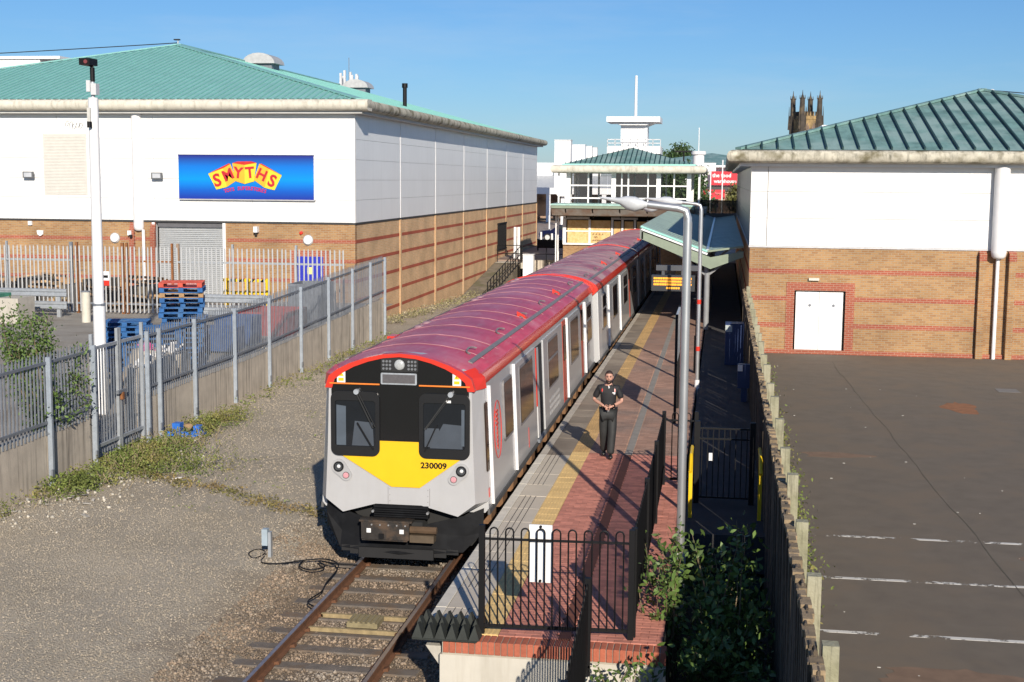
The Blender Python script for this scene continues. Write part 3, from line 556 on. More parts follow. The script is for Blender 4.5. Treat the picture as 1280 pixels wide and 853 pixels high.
# trackside post and cable
t = thing('cable_post', 'short grey steel post with a junction box beside the loose cable', 'post', (-2.29, 21.41, .03))
MB(t).bar((-2.29, 21.41, 0), (-2.29, 21.41, .45), .05, .09).build('post', galv, t); MB(t).box(-2.29 - .13, -2.29 - .03, 21.41 - .06, 21.41 + .06, .22, .5).build('junction_box', mat('grey_blue_box', (.33, .4, .45), .5), t)
c = [(-2.55, 22.02, 0.035), (-2.44, 21.62, 0.035), (-2.44, 21.38, 0.035), (-2.52, 21.21, 0.035), (-2.7, 21.49, 0.035), (-2.62, 21.75, 0.035), (-2.41, 21.55, 0.035), (-2.31, 21.01, 0.035), (-1.98, 21.0, 0.035), (-1.66, 21.24, 0.035), (-1.34, 21.38, 0.035), (-1.07, 21.2, 0.035), (-0.95, 20.81, 0.035), (-0.92, 20.1, 0.035), (-0.86, 19.64, 0.035), (-0.92, 19.23, 0.035), (-0.89, 19.05, 0.035), (-0.77, 18.92, 0.035)]
def spline(c, k=6):
    o = []
    for i in range(len(c) - 1):
        p0, p1, p2, p3 = (np.array(c[max(i - 1, 0)]), np.array(c[i]), np.array(c[i + 1]), np.array(c[min(i + 2, len(c) - 1)]))
        for j in range(k): t = j / k; o.append(tuple(.5 * (2 * p1 + (p2 - p0) * t + (2 * p0 - 5 * p1 + 4 * p2 - p3) * t * t + (3 * p1 - p0 - 3 * p2 + p3) * t ** 3)))
    return o + [tuple(c[-1])]
cb = MB().tube(spline(c), .012, 6); cb.tube(spline([(-1.66, 21.24, 0.035), (-1.62, 20.91, 0.035), (-1.37, 20.73, 0.035), (-1.2, 20.96, 0.035), (-1.4, 21.26, 0.035), (-1.05, 21.14, 0.035), (-0.7, 21.14, 0.035)]), .012, 6)
tag(cb.build('loose_cable', blackp, smooth=True), 'loose black cable looped on the gravel beside the rail', 'cable')

# ------------------------------------------------------------ platform
PY0, PY1, PZ = 15.38, 90, .915
pf = struct(MB().box(1.95, 4.55, PY0 + .12, PY1, -.5, .8).build('platform', conc))
struct(MB().box(1.9, 4.6, PY0, PY0 + .119, -.5, .72).build('platform_end_wall', mat('rendered_end_wall', (.55, .52, .45), .85, .08, 2, streak=.45, scol=(.36, .32, .25), sscale=(7, 7, .6))))
brick = MB().bbox(-.033, .033, -.012, .24, 0, .155, .006).build('brick', brickred, pf); brick.location = (1.98, PY0 - .012, .755)
nb = 34
for i in range(1, nb): c_ = inst(brick, (1.98 + i * .0785, PY0 - .012 + random.uniform(-.003, .003), .755 + random.uniform(-.002, .002)), pf)
MB().box(1.93, 4.6, PY0 + .001, PY0 + .23, .72, .895).build('mortar_bed', mortar, pf)
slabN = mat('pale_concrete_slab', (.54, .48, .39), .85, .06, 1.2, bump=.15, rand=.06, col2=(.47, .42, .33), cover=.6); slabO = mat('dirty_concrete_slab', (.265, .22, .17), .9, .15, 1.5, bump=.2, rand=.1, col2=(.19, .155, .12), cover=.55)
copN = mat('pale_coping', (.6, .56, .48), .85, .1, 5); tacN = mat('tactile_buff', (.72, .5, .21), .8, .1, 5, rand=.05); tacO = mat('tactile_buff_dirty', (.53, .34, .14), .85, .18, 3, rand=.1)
YC = 26.75
def slab(nm, x0, x1, l, m_, top=PZ, b=.006): return MB().bbox(x0, x1, .004, l - .004, .8, top, b).build(nm, m_, pf)
sN = slab('paving_slab', 1.75, 2.22, .9, slabN); sO = slab('paving_slab', 1.75, 2.22, .9, slabO); cN = slab('coping_slab', 1.6, 1.744, .9, copN, PZ + .004); cO = slab('coping_slab', 1.6, 1.744, .9, mat('coping_old', (.42, .38, .32), .9, .15, 4), PZ + .004)
first = set()
def place(src, y, z=0.):
    if src.name not in first: first.add(src.name); src.location = (.004 * max(0, y - 22), y, z); return src
    return inst(src, (.004 * max(0, y - 22), y, z), pf)
y = PY0 + .28
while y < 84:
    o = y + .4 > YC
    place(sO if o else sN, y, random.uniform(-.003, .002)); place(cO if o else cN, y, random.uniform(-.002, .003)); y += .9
slot = MB()
for x in (1.86, 1.95, 2.04): slot.box(x - .006, x + .006, PY0 + .3, YC, PZ - .001, PZ + .0015)
slot.build('surface_groove', mat('groove_dark', (.1, .09, .08), .9), pf)
def tactile(m_):
    b = MB().bbox(2.225, 2.567, .0015, .3985, .8, PZ + .002, .002)
    for i in range(6): b.bbox(2.25 + i * .054, 2.275 + i * .054, .015, .385, PZ + .002, PZ + .0055, .003)
    return b.build('tactile_tile', m_, pf)
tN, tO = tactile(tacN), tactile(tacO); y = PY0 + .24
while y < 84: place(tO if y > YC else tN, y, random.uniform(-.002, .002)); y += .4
# block paving
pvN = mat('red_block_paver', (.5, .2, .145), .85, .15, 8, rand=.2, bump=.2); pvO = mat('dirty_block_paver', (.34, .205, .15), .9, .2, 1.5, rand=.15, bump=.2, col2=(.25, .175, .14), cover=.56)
base = MB().bbox(.0015, .1985, .0015, .0985, .8, PZ, .003).build('paver', pvN, pf); cnt = 0
rest = MB(); resto = MB(); y = PY0 + .24; row = 0; far_ = PY0 + .24
while y < 44:
    x = 2.572 - (.1 if row % 2 else 0)
    while x < 4.52:
        a, b_ = max(x, 2.572), min(x + .2, 4.55)
        ch = 3.3 < (a + b_) / 2 < 3.46
        if b_ - a > .19 and cnt < 300 and not ch:
            if cnt == 0: base.location = (x, y, 0)
            else: inst(base, (x, y, random.uniform(-.0015, .001)), pf)
            cnt += 1
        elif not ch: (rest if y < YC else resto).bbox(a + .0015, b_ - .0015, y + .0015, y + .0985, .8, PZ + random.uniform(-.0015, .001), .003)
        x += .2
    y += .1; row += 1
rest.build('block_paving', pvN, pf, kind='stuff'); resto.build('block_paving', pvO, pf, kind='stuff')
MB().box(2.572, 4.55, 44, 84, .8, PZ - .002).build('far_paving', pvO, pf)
MB().box(2.0, 4.55, PY0 + .24, PY1, .8, PZ - .02).build('joint_sand', mat('joint_sand', (.14, .11, .08), .95), pf)
MB().bbox(3.3, 3.455, PY0 + .24, YC, .8, PZ + .002, .005).build('channel_strip', mat('brown_channel', (.16, .055, .03), .8, .15, 6), pf)
MB().bbox(3.3, 3.455, YC + .003, 60, .8, PZ + .002, .005).build('channel_strip', mat('grey_channel', (.27, .25, .22), .85, .12, 4), pf)
MB().box(1.72, 1.95, PY0 + .28, 84, .62, .8).build('coping_support', concwall, pf)
MB().prism([(1.7, .78), (1.9, .78), (1.9, .5)], 'y', PY0 + .12, PY0 + .3).build('end_corbel', conc, pf)
# trespass guard: rows of pyramids at the platform end
t = thing('trespass_guard', 'black zigzag rubber trespass guard panel laid at the platform end', 'trespass guard', (1.95, 15.3, .92))
gm = mat('black_rubber', (.022, .026, .022), .75, .25, 9, bump=.2)
MB(t).box(1.58, 2.37, PY0 - .1, PY0 + .62, .922, .94).build('base_mat', gm, t)
for r_ in range(3):
    for k in range(6):
        x = 1.575 + k * .138 - (.03 if r_ % 2 else 0); yy = PY0 - .09 + r_ * .235
        q = MB(t); q.add([(x, yy, .94), (x + .132, yy, .94), (x + .132, yy + .22, .94), (x, yy + .22, .94), (x + .066, yy + .05, 1.115), (x + .066, yy + .2, 1.08)], [(0, 1, 4), (1, 2, 5, 4), (2, 3, 5), (3, 0, 4, 5), (3, 2, 1, 0)]); q.build('ridge', gm, t)
# ------------------------------------------------------------ bow top fences
def bowfence(name, label, a, b, h, zb, posts=(0, 1), pitch=.19, group='black bow top railings', za=None):
    a = Vector((*a, zb)); b = Vector((*b, zb if za is None else za)); L_ = (b - a).length; d = (b - a) / L_; t = thing(name, label, 'railing', a, group)
    n = max(1, round((L_ - .1) / pitch)); g = (L_ - .1) / n
    hw = g * .25; pts = [(-hw, 0, .1), (-hw, 0, h - hw)] + [(-hw * math.cos(k), 0, h - hw + hw * math.sin(k)) for k in [math.pi * q / 6 for q in range(1, 6)]] + [(hw, 0, h - hw), (hw, 0, .1)]
    ang = math.atan2(d.y, d.x); hb = MB().tube(pts, .011, 6).build('hoop_bar', blackp, t, smooth=True)
    for i in range(n):
        loc = d * (.05 + g * (i + .5))
        if i == 0: hb.location = loc; hb.rotation_euler = (0, 0, ang)
        else: inst(hb, loc, t, (0, 0, ang))
    for z in (.1, h - .14): q = MB(t); q.bar(a + Vector((0, 0, z)), b + Vector((0, 0, z)), .012, .045 if z < .2 else .03); q.build('rail', blackp, t)
    for f in posts: p = a + (b - a) * f; q = MB(t); q.box(p.x - .035, p.x + .035, p.y - .035, p.y + .035, p.z, p.z + h + .03); q.build('post', blackp, t)
    return t
bowfence('bow_top_railing', 'black bow top railing across the platform end, with a white board behind it', (2.36, 15.66), (4.16, 15.75), 1.32, PZ)
bowfence('bow_top_railing', 'long black bow top railing along the right edge of the red paving', (4.18, 15.85), (4.18, 24.2), 1.32, PZ, (0.0, .33, .66, 1))
bowfence('bow_top_railing', 'short black bow top railing behind the tall lamp post', (4.22, 24.25), (4.76, 24.25), 1.32, PZ, (1,))
bowfence('bow_top_railing', 'black bow top railing going down from the platform end towards the viewer', (3.69, 15.25), (3.8, 9.5), 1.15, .62, (0, .5, 1), za=.3)
t = thing('white_board', 'white panel strapped to the back of the platform end railing', 'board', (3.06, 15.75, 1.55))
MB(t).box(2.92, 3.2, 15.75, 15.775, 1.56, 2.27).build('panel', whitep, t)
for z in (1.58, 2.25): MB(t).cyl((3.06, 15.735, z), (3.06, 15.755, z), .018).build('clip', blackp, t)
gt = thing('footpath_gate', 'black steel bar gate across the shaded footpath', 'gate', (4.85, 23, .9))
for k in range(9): MB(gt).bar((4.88 + k * .095, 23, 1.0), (4.88 + k * .095, 23, 2.2), .016).build('gate_bar', blackp, gt)
for z in (1.0, 2.2, 2.02): MB(gt).bar((4.84, 23, z), (5.68, 23, z), .03).build('gate_rail', blackp, gt)
for x in (4.8, 5.73): MB(gt).box(x - .045, x + .045, 22.95, 23.05, .85, 2.32).build('gate_post', blackp, gt)
MB(gt).box(5.0, 5.06, 22.94, 22.97, 1.65, 1.78).build('latch', whitep, gt)
# steps going down towards the viewer
stp = struct(MB().box(4.75, 5.85, 22.1, 22.3, .2, .6).build('path_steps', conc))
trd = mat('green_step_nosing', (.025, .06, .05), .8, .2, 20, bump=.4)
for k in range(8): MB().box(4.75, 5.85, 22.3 - .28 * (k + 1), 22.3 - .28 * k, -.1, .9 - .13 * (k + 1)).build('step', trd, stp)
for i, x in enumerate((4.72, 5.84)):
    t = thing('yellow_handrail', ['yellow handrail post on the left side of the footpath steps', 'yellow handrail post on the right of the steps against the timber fence'][i], 'handrail', (x, 22, .9))
    MB(t).box(x - .03, x + .03, 21.9, 21.97, .8, 1.95).build('post', yellow, t); MB(t).tube([(x, 22.6, 1.95), (x, 21.9, 1.95), (x, 21.5, 1.75)], .03, 6).build('rail', yellow, t)
# ------------------------------------------------------------ timber fence on the right
tf = thing('timber_fence', 'tall weathered timber board fence between footpath and car park', 'fence', (5.95, 28, .2))
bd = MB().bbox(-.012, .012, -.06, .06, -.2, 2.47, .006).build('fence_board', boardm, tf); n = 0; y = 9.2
while y < 47.6 and n < 300:
    loc = (-.03 + random.uniform(-.008, .008), y - 28, random.uniform(-.035, .035)); ro = (random.uniform(-.012, .012), random.uniform(-.015, .015), 0)
    if n == 0: bd.location = loc
    else: inst(bd, loc, tf, ro)
    y += .129; n += 1
for z in (.7, 1.6, 2.45): MB(tf).box(5.94, 6.0, 9, 47.8, z - .04, z + .04).build('fence_rail', timber, tf)
b = MB(tf)
for i in range(190): y = 9.2 + i * .202; b.box(5.885 + random.uniform(-.012, .012), 5.985 + random.uniform(-.02, .015), y, y + random.uniform(.12, .195), 2.6, 2.65 + random.uniform(0, .05))
b.build('broken_top_rail', mat('pale_split_timber', (.27, .2, .12), .9, .3, 9, bump=.5, rand=.3), tf, kind='stuff')
y = 8.7
while y < 47:
    tl = random.uniform(-.03, .03); q = MB(tf); h = 2.78 + random.uniform(-.06, .06); q.prism([(y - .075, -.1), (y + .075, -.1), (y + .07 + tl, h), (y - .07 + tl, h)], 'x', 6.0, 6.13); q.build('fence_post', timber, tf); y += 2.0
# ------------------------------------------------------------ street lamps, signs
def lamp(x, y, zt, r, hl, label):
    t = thing('street_lamp', label, 'street lamp', (x, y, .9), 'tall grey street lamps by the platform'); sgn = -1
    MB(t).cyl((x, y, -.1), (x, y, 1.0), r * 1.2, n=18).build('base_tube', lampgrey, t, smooth=True); MB(t).cyl((x, y, .85), (x, y, 1.12), r * 1.4, r * 1.25, n=18).build('collar', whitep, t, smooth=True)
    MB(t).cyl((x, y, 1.0), (x, y, zt - .15), r, n=18).build('pole', steel, t, smooth=True)
    MB(t).tube([(x, y, zt - .35), (x, y, zt - .1), (x - .03, y, zt), (x - .14, y, zt + .035), (x - .56, y + .02, zt + .08)], r * .9, 12).build('arm', steel, t, smooth=True)
    h = MB(t); k = len(h.v); n = 12; prof = [(0, .06, .05), (.14, .07, .06), (.2, .11, .09), (.34, .18, .14), (.5, .17, .13), (.66, .09, .06), (1.05, .015, .015)]
    for d_, w_, hh in prof:
        for j in range(n): a = 2 * math.pi * j / n; h.v.append((x - .5 - d_ * hl, y + .02 + w_ * hl * math.cos(a), zt + .08 + d_ * .09 + hh * hl * (.8 * math.sin(a) if math.sin(a) > 0 else 1.35 * math.sin(a))))
    for i in range(len(prof) - 1):
        for j in range(n): h.f.append((k + i * n + j, k + i * n + (j + 1) % n, k + (i + 1) * n + (j + 1) % n, k + (i + 1) * n + j))
    h.f += [tuple(k + j for j in range(n)), tuple(k + 6 * n + j for j in range(n))]
    h.build('lamp_head', mat('lamp_head_grey', (.56, .58, .6), .4, .12, 8), t, smooth=True); return t
lamp(4.65, 19.0, 5.98, .06, .7, 'nearest tall steel street lamp rising out of the bushes')
t2 = lamp(4.57, 36, 5.75, .05, .95, 'slim street lamp with red bands round its pole')
for z in (1.9, 3.15): MB(t2).cyl((4.57, 36, z), (4.57, 36, z + .12), .056, n=14).build('red_band', red, t2)
lamp(4.33, 30, 5.72, .05, .75, 'street lamp whose pole hides behind the nearest lamp post')
pb = thing('poster_board', 'double post notice board seen edge on beside the platform', 'notice board', (4.17, 30.5, PZ))
for y in (30.5, 32.6): MB(pb).box(4.14, 4.2, y - .03, y + .03, PZ, 3.4).build('post', blackp, pb)
MB(pb).box(4.145, 4.195, 30.54, 32.56, 2.3, 3.38).build('panel', mat('board_grey', (.5, .51, .5), .4, .2, 3), pb); MB(pb).box(4.135, 4.145, 30.6, 32.5, 2.36, 3.32).build('poster', mat('poster_white', (.6, .62, .6), .5, .3, 2), pb)
cp = thing('camera_pole', 'black pole with a departure screen arm on the platform edge', 'pole', (4.5, 38.7, PZ))
MB(cp).cyl((4.5, 38.7, PZ), (4.5, 38.7, 2.0), .085, n=12).build('base_tube', blackp, cp, smooth=True); MB(cp).cyl((4.5, 38.7, 2.0), (4.5, 38.7, 4.0), .055, n=12).build('pole', blackp, cp, smooth=True); MB(cp).cyl((4.38, 38.7, 3.05), (4.62, 38.7, 3.05), .035).build('clamp', blackp, cp)
ds = mat('screen_housing', (.025, .027, .03), .6)
ty = thing('departure_screen', 'dark departure screen with amber text rows hanging from a grey arm', 'screen', (3.9, 38.6, 3.3))
MB(ty).box(3.3, 4.5, 38.6, 38.75, 3.85, 4.0).build('arm', mat('arm_grey', (.06, .065, .075), .6), ty)
for x in (3.5, 4.05): MB(ty).box(x - .04, x + .04, 38.62, 38.7, 3.7, 3.86).build('hanger', MATS['arm_grey'], ty)
MB(ty).box(3.18, 4.4, 38.55, 38.8, 3.27, 3.72).build('housing', ds, ty)
am = emit('amber_led', (.9, .36, .02), .75)
for i in range(3):
    z = 3.63 - i * .085
    b = MB(ty); x = 3.24
    while x < 4.3: w_ = random.uniform(.03, .05); b.box(x, min(x + w_, 4.31), 38.545, 38.55, z - .028, z + .028); x += w_ + random.choice((.006, .006, .006, .012))
    b.build('text_row', am, ty)
b = MB(ty)
for i in range(6): b.box(3.6 + i * .065, 3.65 + i * .065, 38.545, 38.55, 3.33, 3.385)
b.build('text_row', am, ty)
t = thing('help_cabinet', 'tall navy blue cabinet against the fence beside the footpath', 'cabinet', (5.5, 41, .9)); MB(t).box(5.3, 5.85, 40.8, 41.4, .9, 2.15).build('body', navy, t); MB(t).box(5.3, 5.5, 40.78, 40.8, 1.9, 2.1).build('notice', mat('notice_grey', (.4, .45, .45), .5), t)
t = thing('help_point', 'navy blue help point box on a post beside the timber fence', 'help point', (5.75, 34, .9)); MB(t).box(5.6, 5.9, 33.9, 34.1, 1.25, 1.85).build('box', navy, t); MB(t).box(5.7, 5.84, 33.95, 34.08, .9, 1.25).build('post', navy, t); MB(t).box(5.6, 5.72, 33.885, 33.9, 1.68, 1.84).build('label', whitep, t)
# ------------------------------------------------------------ train
tn = thing('passenger_train', 'three carriage grey and red passenger train with a yellow nose standing at the platform', 'train', (0, 21.25, 0))
tgrey = mat('train_grey_paint', (.47, .475, .48), .32, .03, 2, coat=.3, streak=.1, scol=(.4, .38, .35), sscale=(4, 4, .5)); troof = mat('faded_red_roof', (.46, .06, .1), .42, .18, 1.4, col2=(.53, .14, .19), cover=.55, streak=.3, scol=(.5, .33, .34), sscale=(9, 1.2, 9), spec=.6)
troof2 = mat('dusty_red_roof', (.38, .1, .135), .5, .18, 1.6, col2=(.5, .3, .28), cover=.5, streak=.4, scol=(.48, .36, .33), sscale=(8, 1.5, 8)); tblk = mat('gloss_black', (.01, .01, .011), .12, .05, coat=.2)
tund = mat('underframe_dirt', (.09, .055, .03), .9, .3, 5); trubber = mat('plough_black', (.008, .0085, .01), .62, .2, 6, col2=(.013, .014, .016), cover=.6, spec=.12)
tyel = mat('warning_yellow', (.82, .49, .012), .35, .03, coat=.3); tlight = mat('pale_train_panel', (.56, .56, .56), .35, .03, coat=.2); seal = mat('grey_seal', (.2, .19, .19), .6, .1, 8)
tdoor = mat('door_grey', (.43, .435, .44), .3, .03, coat=.3)
RP = [(1.3, 3.02), (1.345, 3.06), (1.34, 3.13), (1.27, 3.24), (1.14, 3.325), (.95, 3.405), (.7, 3.475), (.4, 3.53), (0, 3.56)]
def loft(b, prof, y0, y1):
    n = len(prof); k = len(b.v)
    for y in (y0, y1): b.v += [(x, y, z) for x, z in prof]
    b.f += [(k + i, k + i + 1, k + n + i + 1, k + n + i) for i in range(n - 1)]
roofp = RP + [(-x, z) for x, z in RP[::-1][1:]]
def sidex(z): return 1.425 - (z - .95) * .045
LC = 19.0; GAP = .25
BEND = lambda y: .12 + max(0, y - 40.5) * .004
def side_panel(b, y0, y1, z0, z1, d, sg=1):     # sheet lying on the leaning body side, d proud
    xs = [sg * (sidex(z) + d) for z in (z0, z1)]; xi = [sg * (sidex(z) - .02) for z in (z0, z1)]
    b.add([(xi[0], y0, z0), (xi[0], y1, z0), (xi[1], y1, z1), (xi[1], y0, z1), (xs[0], y0, z0), (xs[0], y1, z0), (xs[1], y1, z1), (xs[1], y0, z1)], [(0, 1, 2, 3), (4, 5, 6, 7), (0, 1, 5, 4), (1, 2, 6, 5), (2, 3, 7, 6), (3, 0, 4, 7)]); return b
def round_rect(y0, y1, z0, z1, r=.08, n=4):
    o = []
    for cy_, cz_, a0 in ((y1 - r, z1 - r, 0), (y0 + r, z1 - r, 90), (y0 + r, z0 + r, 180), (y1 - r, z0 + r, 270)):
        o += [(cy_ + r * math.cos(R(a0 + 90 * k / n)), cz_ + r * math.sin(R(a0 + 90 * k / n))) for k in range(n + 1)]
    return o
def side_poly(b, poly, d0, d1, sg=1):
    n = len(poly); k = len(b.v)
    for d in (d0, d1): b.v += [(sg * (sidex(z) + d), y, z) for y, z in poly]
    b.f += [tuple(k + i for i in range(n)), tuple(k + n + i for i in reversed(range(n)))] + [(k + i, k + n + i, k + n + (i + 1) % n, k + (i + 1) % n) for i in range(n)]
    return b
def side_window(y0, y1, z0, z1, parent, split=False):
    f = side_poly(MB(tn), round_rect(y0 - .05, y1 + .05, z0 - .05, z1 + .05, .09), .0, .036).build('window_frame', seal, parent)
    side_poly(MB(tn), round_rect(y0, y1, z0, z1, .07), .005, .043).build('window_glass', MATS['brown_glass'], f)
    if split: side_poly(MB(tn), [(y0, z0 + (z1 - z0) * .58), (y1, z0 + (z1 - z0) * .58), (y1, z0 + (z1 - z0) * .63), (y0, z0 + (z1 - z0) * .63)], .03, .05).build('window_bar', seal, f)
    return f
g = mat('brown_glass', (.018, .013, .011), .08, .3, 1.5, col2=(.045, .026, .018), cover=.5, spec=.35)
for ci in range(3):
    before = set(bpy.data.objects)
    ya = 21.6 if ci == 0 else 21.25 + ci * (LC + GAP); yb = 21.25 + ci * (LC + GAP) + LC
    b = MB(tn); side = [(sidex(.95) - .06, .9), (sidex(.95), .97), (sidex(3.06) - .002, 3.06)]
    prof = side + [(-x, z) for x, z in side[::-1]]; loft(b, prof, ya, yb); n = len(prof)
    b.f += [tuple(range(n)), tuple(range(n, 2 * n)), (0, n - 1, 2 * n - 1, n)]; b.build('carriage_body', tgrey, tn)
    b = MB(tn); loft(b, roofp[3:-3], ya, yb)
    if ci == 0:
        rp = roofp[3:-3]; n = len(rp); k = len(b.v); b.v += [(x * .93, 21.33, float(np.interp(abs(x) * .93, [0, .28, .55, .8, 1.0, 1.14, 1.19], [3.553, 3.53, 3.465, 3.375, 3.27, 3.16, 3.02])) + .028) for x, z in rp]; b.f += [(k + i, k + i + 1, i + 1, i) for i in range(n - 1)]
    rf = b.build('carriage_roof', troof if ci == 0 else troof2, tn, smooth=True)
    for sg in (-1, 1):
        b = MB(tn); loft(b, [(sg * x, z) for x, z in [(1.28, 3.0)] + RP[:4] + [(1.2, 3.28)]], ya, yb); b.build('cantrail_band', red, tn, smooth=True)
        b = MB(tn); b.prism([(sg * 1.02, 3.377), (sg * 1.09, 3.35), (sg * 1.095, 3.368), (sg * 1.02, 3.398)], 'y', ya + .25, yb - .2); b.build('roof_gutter', seal, rf)
        side_panel(MB(tn), ya, yb, .87, .96, .02, sg).build('sole_bar', mat('sole_bar', (.1, .1, .1), .6), tn)
    for e in ([yb] if ci == 0 else [ya, yb]):      # end arches in red
        b = MB(tn); n = len(roofp); lo = [(x * 1.02, z + .028) for x, z in roofp]; li = [(x * .9, z - .12) for x, z in roofp]
        for yy in (e - .13, e + .05): b.v += [(x, yy, z) for x, z in lo] + [(x, yy, z) for x, z in li]
        m2 = 2 * n
        for i in range(n - 1): b.f += [(i, i + 1, m2 + i + 1, m2 + i), (i, i + 1, n + i + 1, n + i), (m2 + i, m2 + i + 1, m2 + n + i + 1, m2 + n + i)]
        b.build('roof_end_arch', red, tn, smooth=False)
    # roof detail: transverse seams, grab loops, vents
    y = ya + 1.1
    while y < yb - .5:
        b = MB(tn); pts = [(x, y, z + .004) for x, z in roofp[4:-4]]; b.tube(pts, .009 if ci == 0 else .004, 4); b.build('roof_weld', mat('roof_weld', (.4, .2, .22), .6, .35, 3), rf); y += 1.52 + random.uniform(-.25, .25)
    for k in range(6):
        y = ya + .9 + k * 3.1; b = MB(tn); b.tube([(.93 + .11 * math.cos(a) * -1 - .0, y + .3 * math.sin(a) + .3, 3.43 + (.03 if 0 < a < math.pi else 0) + .03 * math.cos(a)) for a in [math.pi * (-.5 + q / 8) for q in range(9)]], .016, 5); b.build('grab_loop', seal, rf)
        for w_ in range(2 if k % 2 else 0): MB(tn).lathe((-.8, y + .7 + w_ * .75, 3.435), [(.12, -.02), (.11, .03), (.06, .05), (.01, .055)], 12).build('roof_vent', mat('vent_pink', (.36, .22, .24), .5, .1, 8), rf, smooth=True)
    for y in (ya + 7.2, ya + 13.4):
        b = MB(tn); b.add([(.78, y, 3.44), (.98, y, 3.38), (.98, y + .45, 3.38), (.78, y + .45, 3.44), (.78, y, 3.56), (.96, y, 3.47)], [(0, 1, 5, 4), (4, 5, 2, 3), (0, 4, 3), (1, 2, 5), (0, 3, 2, 1)]); b.build('roof_scoop', red, rf)
    if 0: 
        for q in range(3): MB(tn).box(.72, 1.16, ya + 4.0 + q * 5, ya + 5.0 + q * 5, 3.33, 3.5).build('roof_box', mat('roof_box_dark', (.06, .06, .06), .6), rf)
    if ci == 0: MB(tn).box(-1.1, -.95, ya + 3.2, ya + 3.6, 3.34, 3.42).build('roof_box_red', red, rf)
    # underframe and bogies
    MB(tn).box(-1.1, 1.1, ya + .6, yb - .3, .32, .88).build('underframe', tund, tn)
    b = MB(tn)
    for k in range(14): b.box(1.1, 1.3, ya + 1 + k * 1.25, ya + 1.5 + k * 1.25, .45, .85)
    b.build('equipment_boxes', mat('rust_brown_boxes', (.2, .105, .05), .85, .3, 6), tn)
    for bc in (3.0, LC - 3.2):
        for d in (-.95, .95):
            for sg in (-1, 1): MB(tn).cyl((sg * .69, yb - LC + bc + d, .42), (sg * .82, yb - LC + bc + d, .42), .42, n=16).build('wheel', railside, tn)
        for sg in (-1, 1): MB(tn).box(sg * .95, sg * 1.08, yb - LC + bc - 1.5, yb - LC + bc + 1.5, .3, .62).build('bogie_frame', tund, tn)
    if ci < 2: MB(tn).box(-1.0, 1.0, yb, yb + GAP, .9, 3.1).build('gangway', dark, tn)
    MB(tn).box(-1.3, 1.3, yb - .02, yb + .012, .98, 3.1).build('carriage_end', tlight if ci < 2 else dark, tn)
    # sides: (kind, y0, y1) offsets for first car are absolute
    if ci == 0: L_ = [('cabdoor', 21.75, 22.05), ('win', 23.4, 24.25), ('line', 21.95, 0), ('line', 24.65, 0), ('door', 24.75, 27.45), ('winD', 25.25, 26.95), ('open', 27.6, 28.6), ('door', 28.75, 32.2), ('winS', 29.5, 31.2), ('redv', 32.4, 33.1), ('line', 33.3, 0), ('door', 33.4, 36.45), ('winD', 33.95, 35.7), ('redv', 36.6, 37.2), ('line', 37.75, 0), ('winS', 38.15, 39.4)]
    else:
        q = ya - 40.5; L_ = [('end', 40.55 + q, 41.55 + q), ('winS', 41.9 + q, 43.0 + q), ('line', 44.2 + q, 0), ('door', 44.3 + q, 47.9 + q), ('winD', 45.6 + q, 47.3 + q), ('line', 48.9 + q, 0), ('door', 49 + q, 53 + q), ('winS', 50.3 + q, 52.1 + q), ('redv', 53.4 + q, 53.9 + q), ('winS', 55.3 + q, 57.2 + q), ('line', 58.6 + q, 0)]
    ns = []
    for kd, a, c_ in L_:
        if kd == 'line': side_panel(MB(tn), a - .03, a + .03, .98, 2.98, .045).build('door_edge', whitep, tn)
        elif kd == 'end': side_panel(MB(tn), a, c_, .98, 3.02, .02).build('end_panel', tlight, tn)
        elif kd == 'door': dd = side_panel(MB(tn), a, c_, 1.0, 2.95, .028).build('sliding_door', tdoor, tn)
        elif kd == 'redv': side_panel(MB(tn), a, c_, .99, 2.97, .012).build('red_panel', mat('soft_red_panel', (.5, .07, .04), .35, .05), tn); side_poly(MB(tn), round_rect(a + .1, c_ - .1, 2.0, 2.85, .05), .0, .03).build('narrow_window', g, tn)
        elif kd == 'win': side_window(a, c_, 1.82, 2.8, tn)
        elif kd == 'winD': side_window(a, c_, 1.75, 2.8, tn)
        elif kd == 'winS': side_window(a, c_, 1.8, 2.8, tn, True)
        elif kd == 'cabdoor': side_poly(MB(tn), round_rect(a - .2, a, 1.6, 2.75, .04), .0, .02).build('cab_side_window', g, tn)
        elif kd == 'open':
            side_panel(MB(tn), a, c_, 1.0, 2.92, .006).build('door_opening', dark, tn); side_panel(MB(tn), a + .02, a + .3, 1.02, 2.9, .03).build('door_pillar', tlight, tn); side_panel(MB(tn), a - .06, a + .02, 1.7, 2.92, .034).build('door_pillar_edge', red, tn); side_panel(MB(tn), a - .05, c_, .93, 1.0, .06).build('door_step', galvd, tn)
            side_panel(MB(tn), a + .34, a + .42, 1.1, 2.85, .02).build('grab_pole', steel, tn)
    if ci:      # the track bends gently to the right, so the rear cars stand a little askew
        for o in set(bpy.data.objects) - before:
            for v in o.data.vertices: v.co.x += BEND(v.co.y + 21.25)
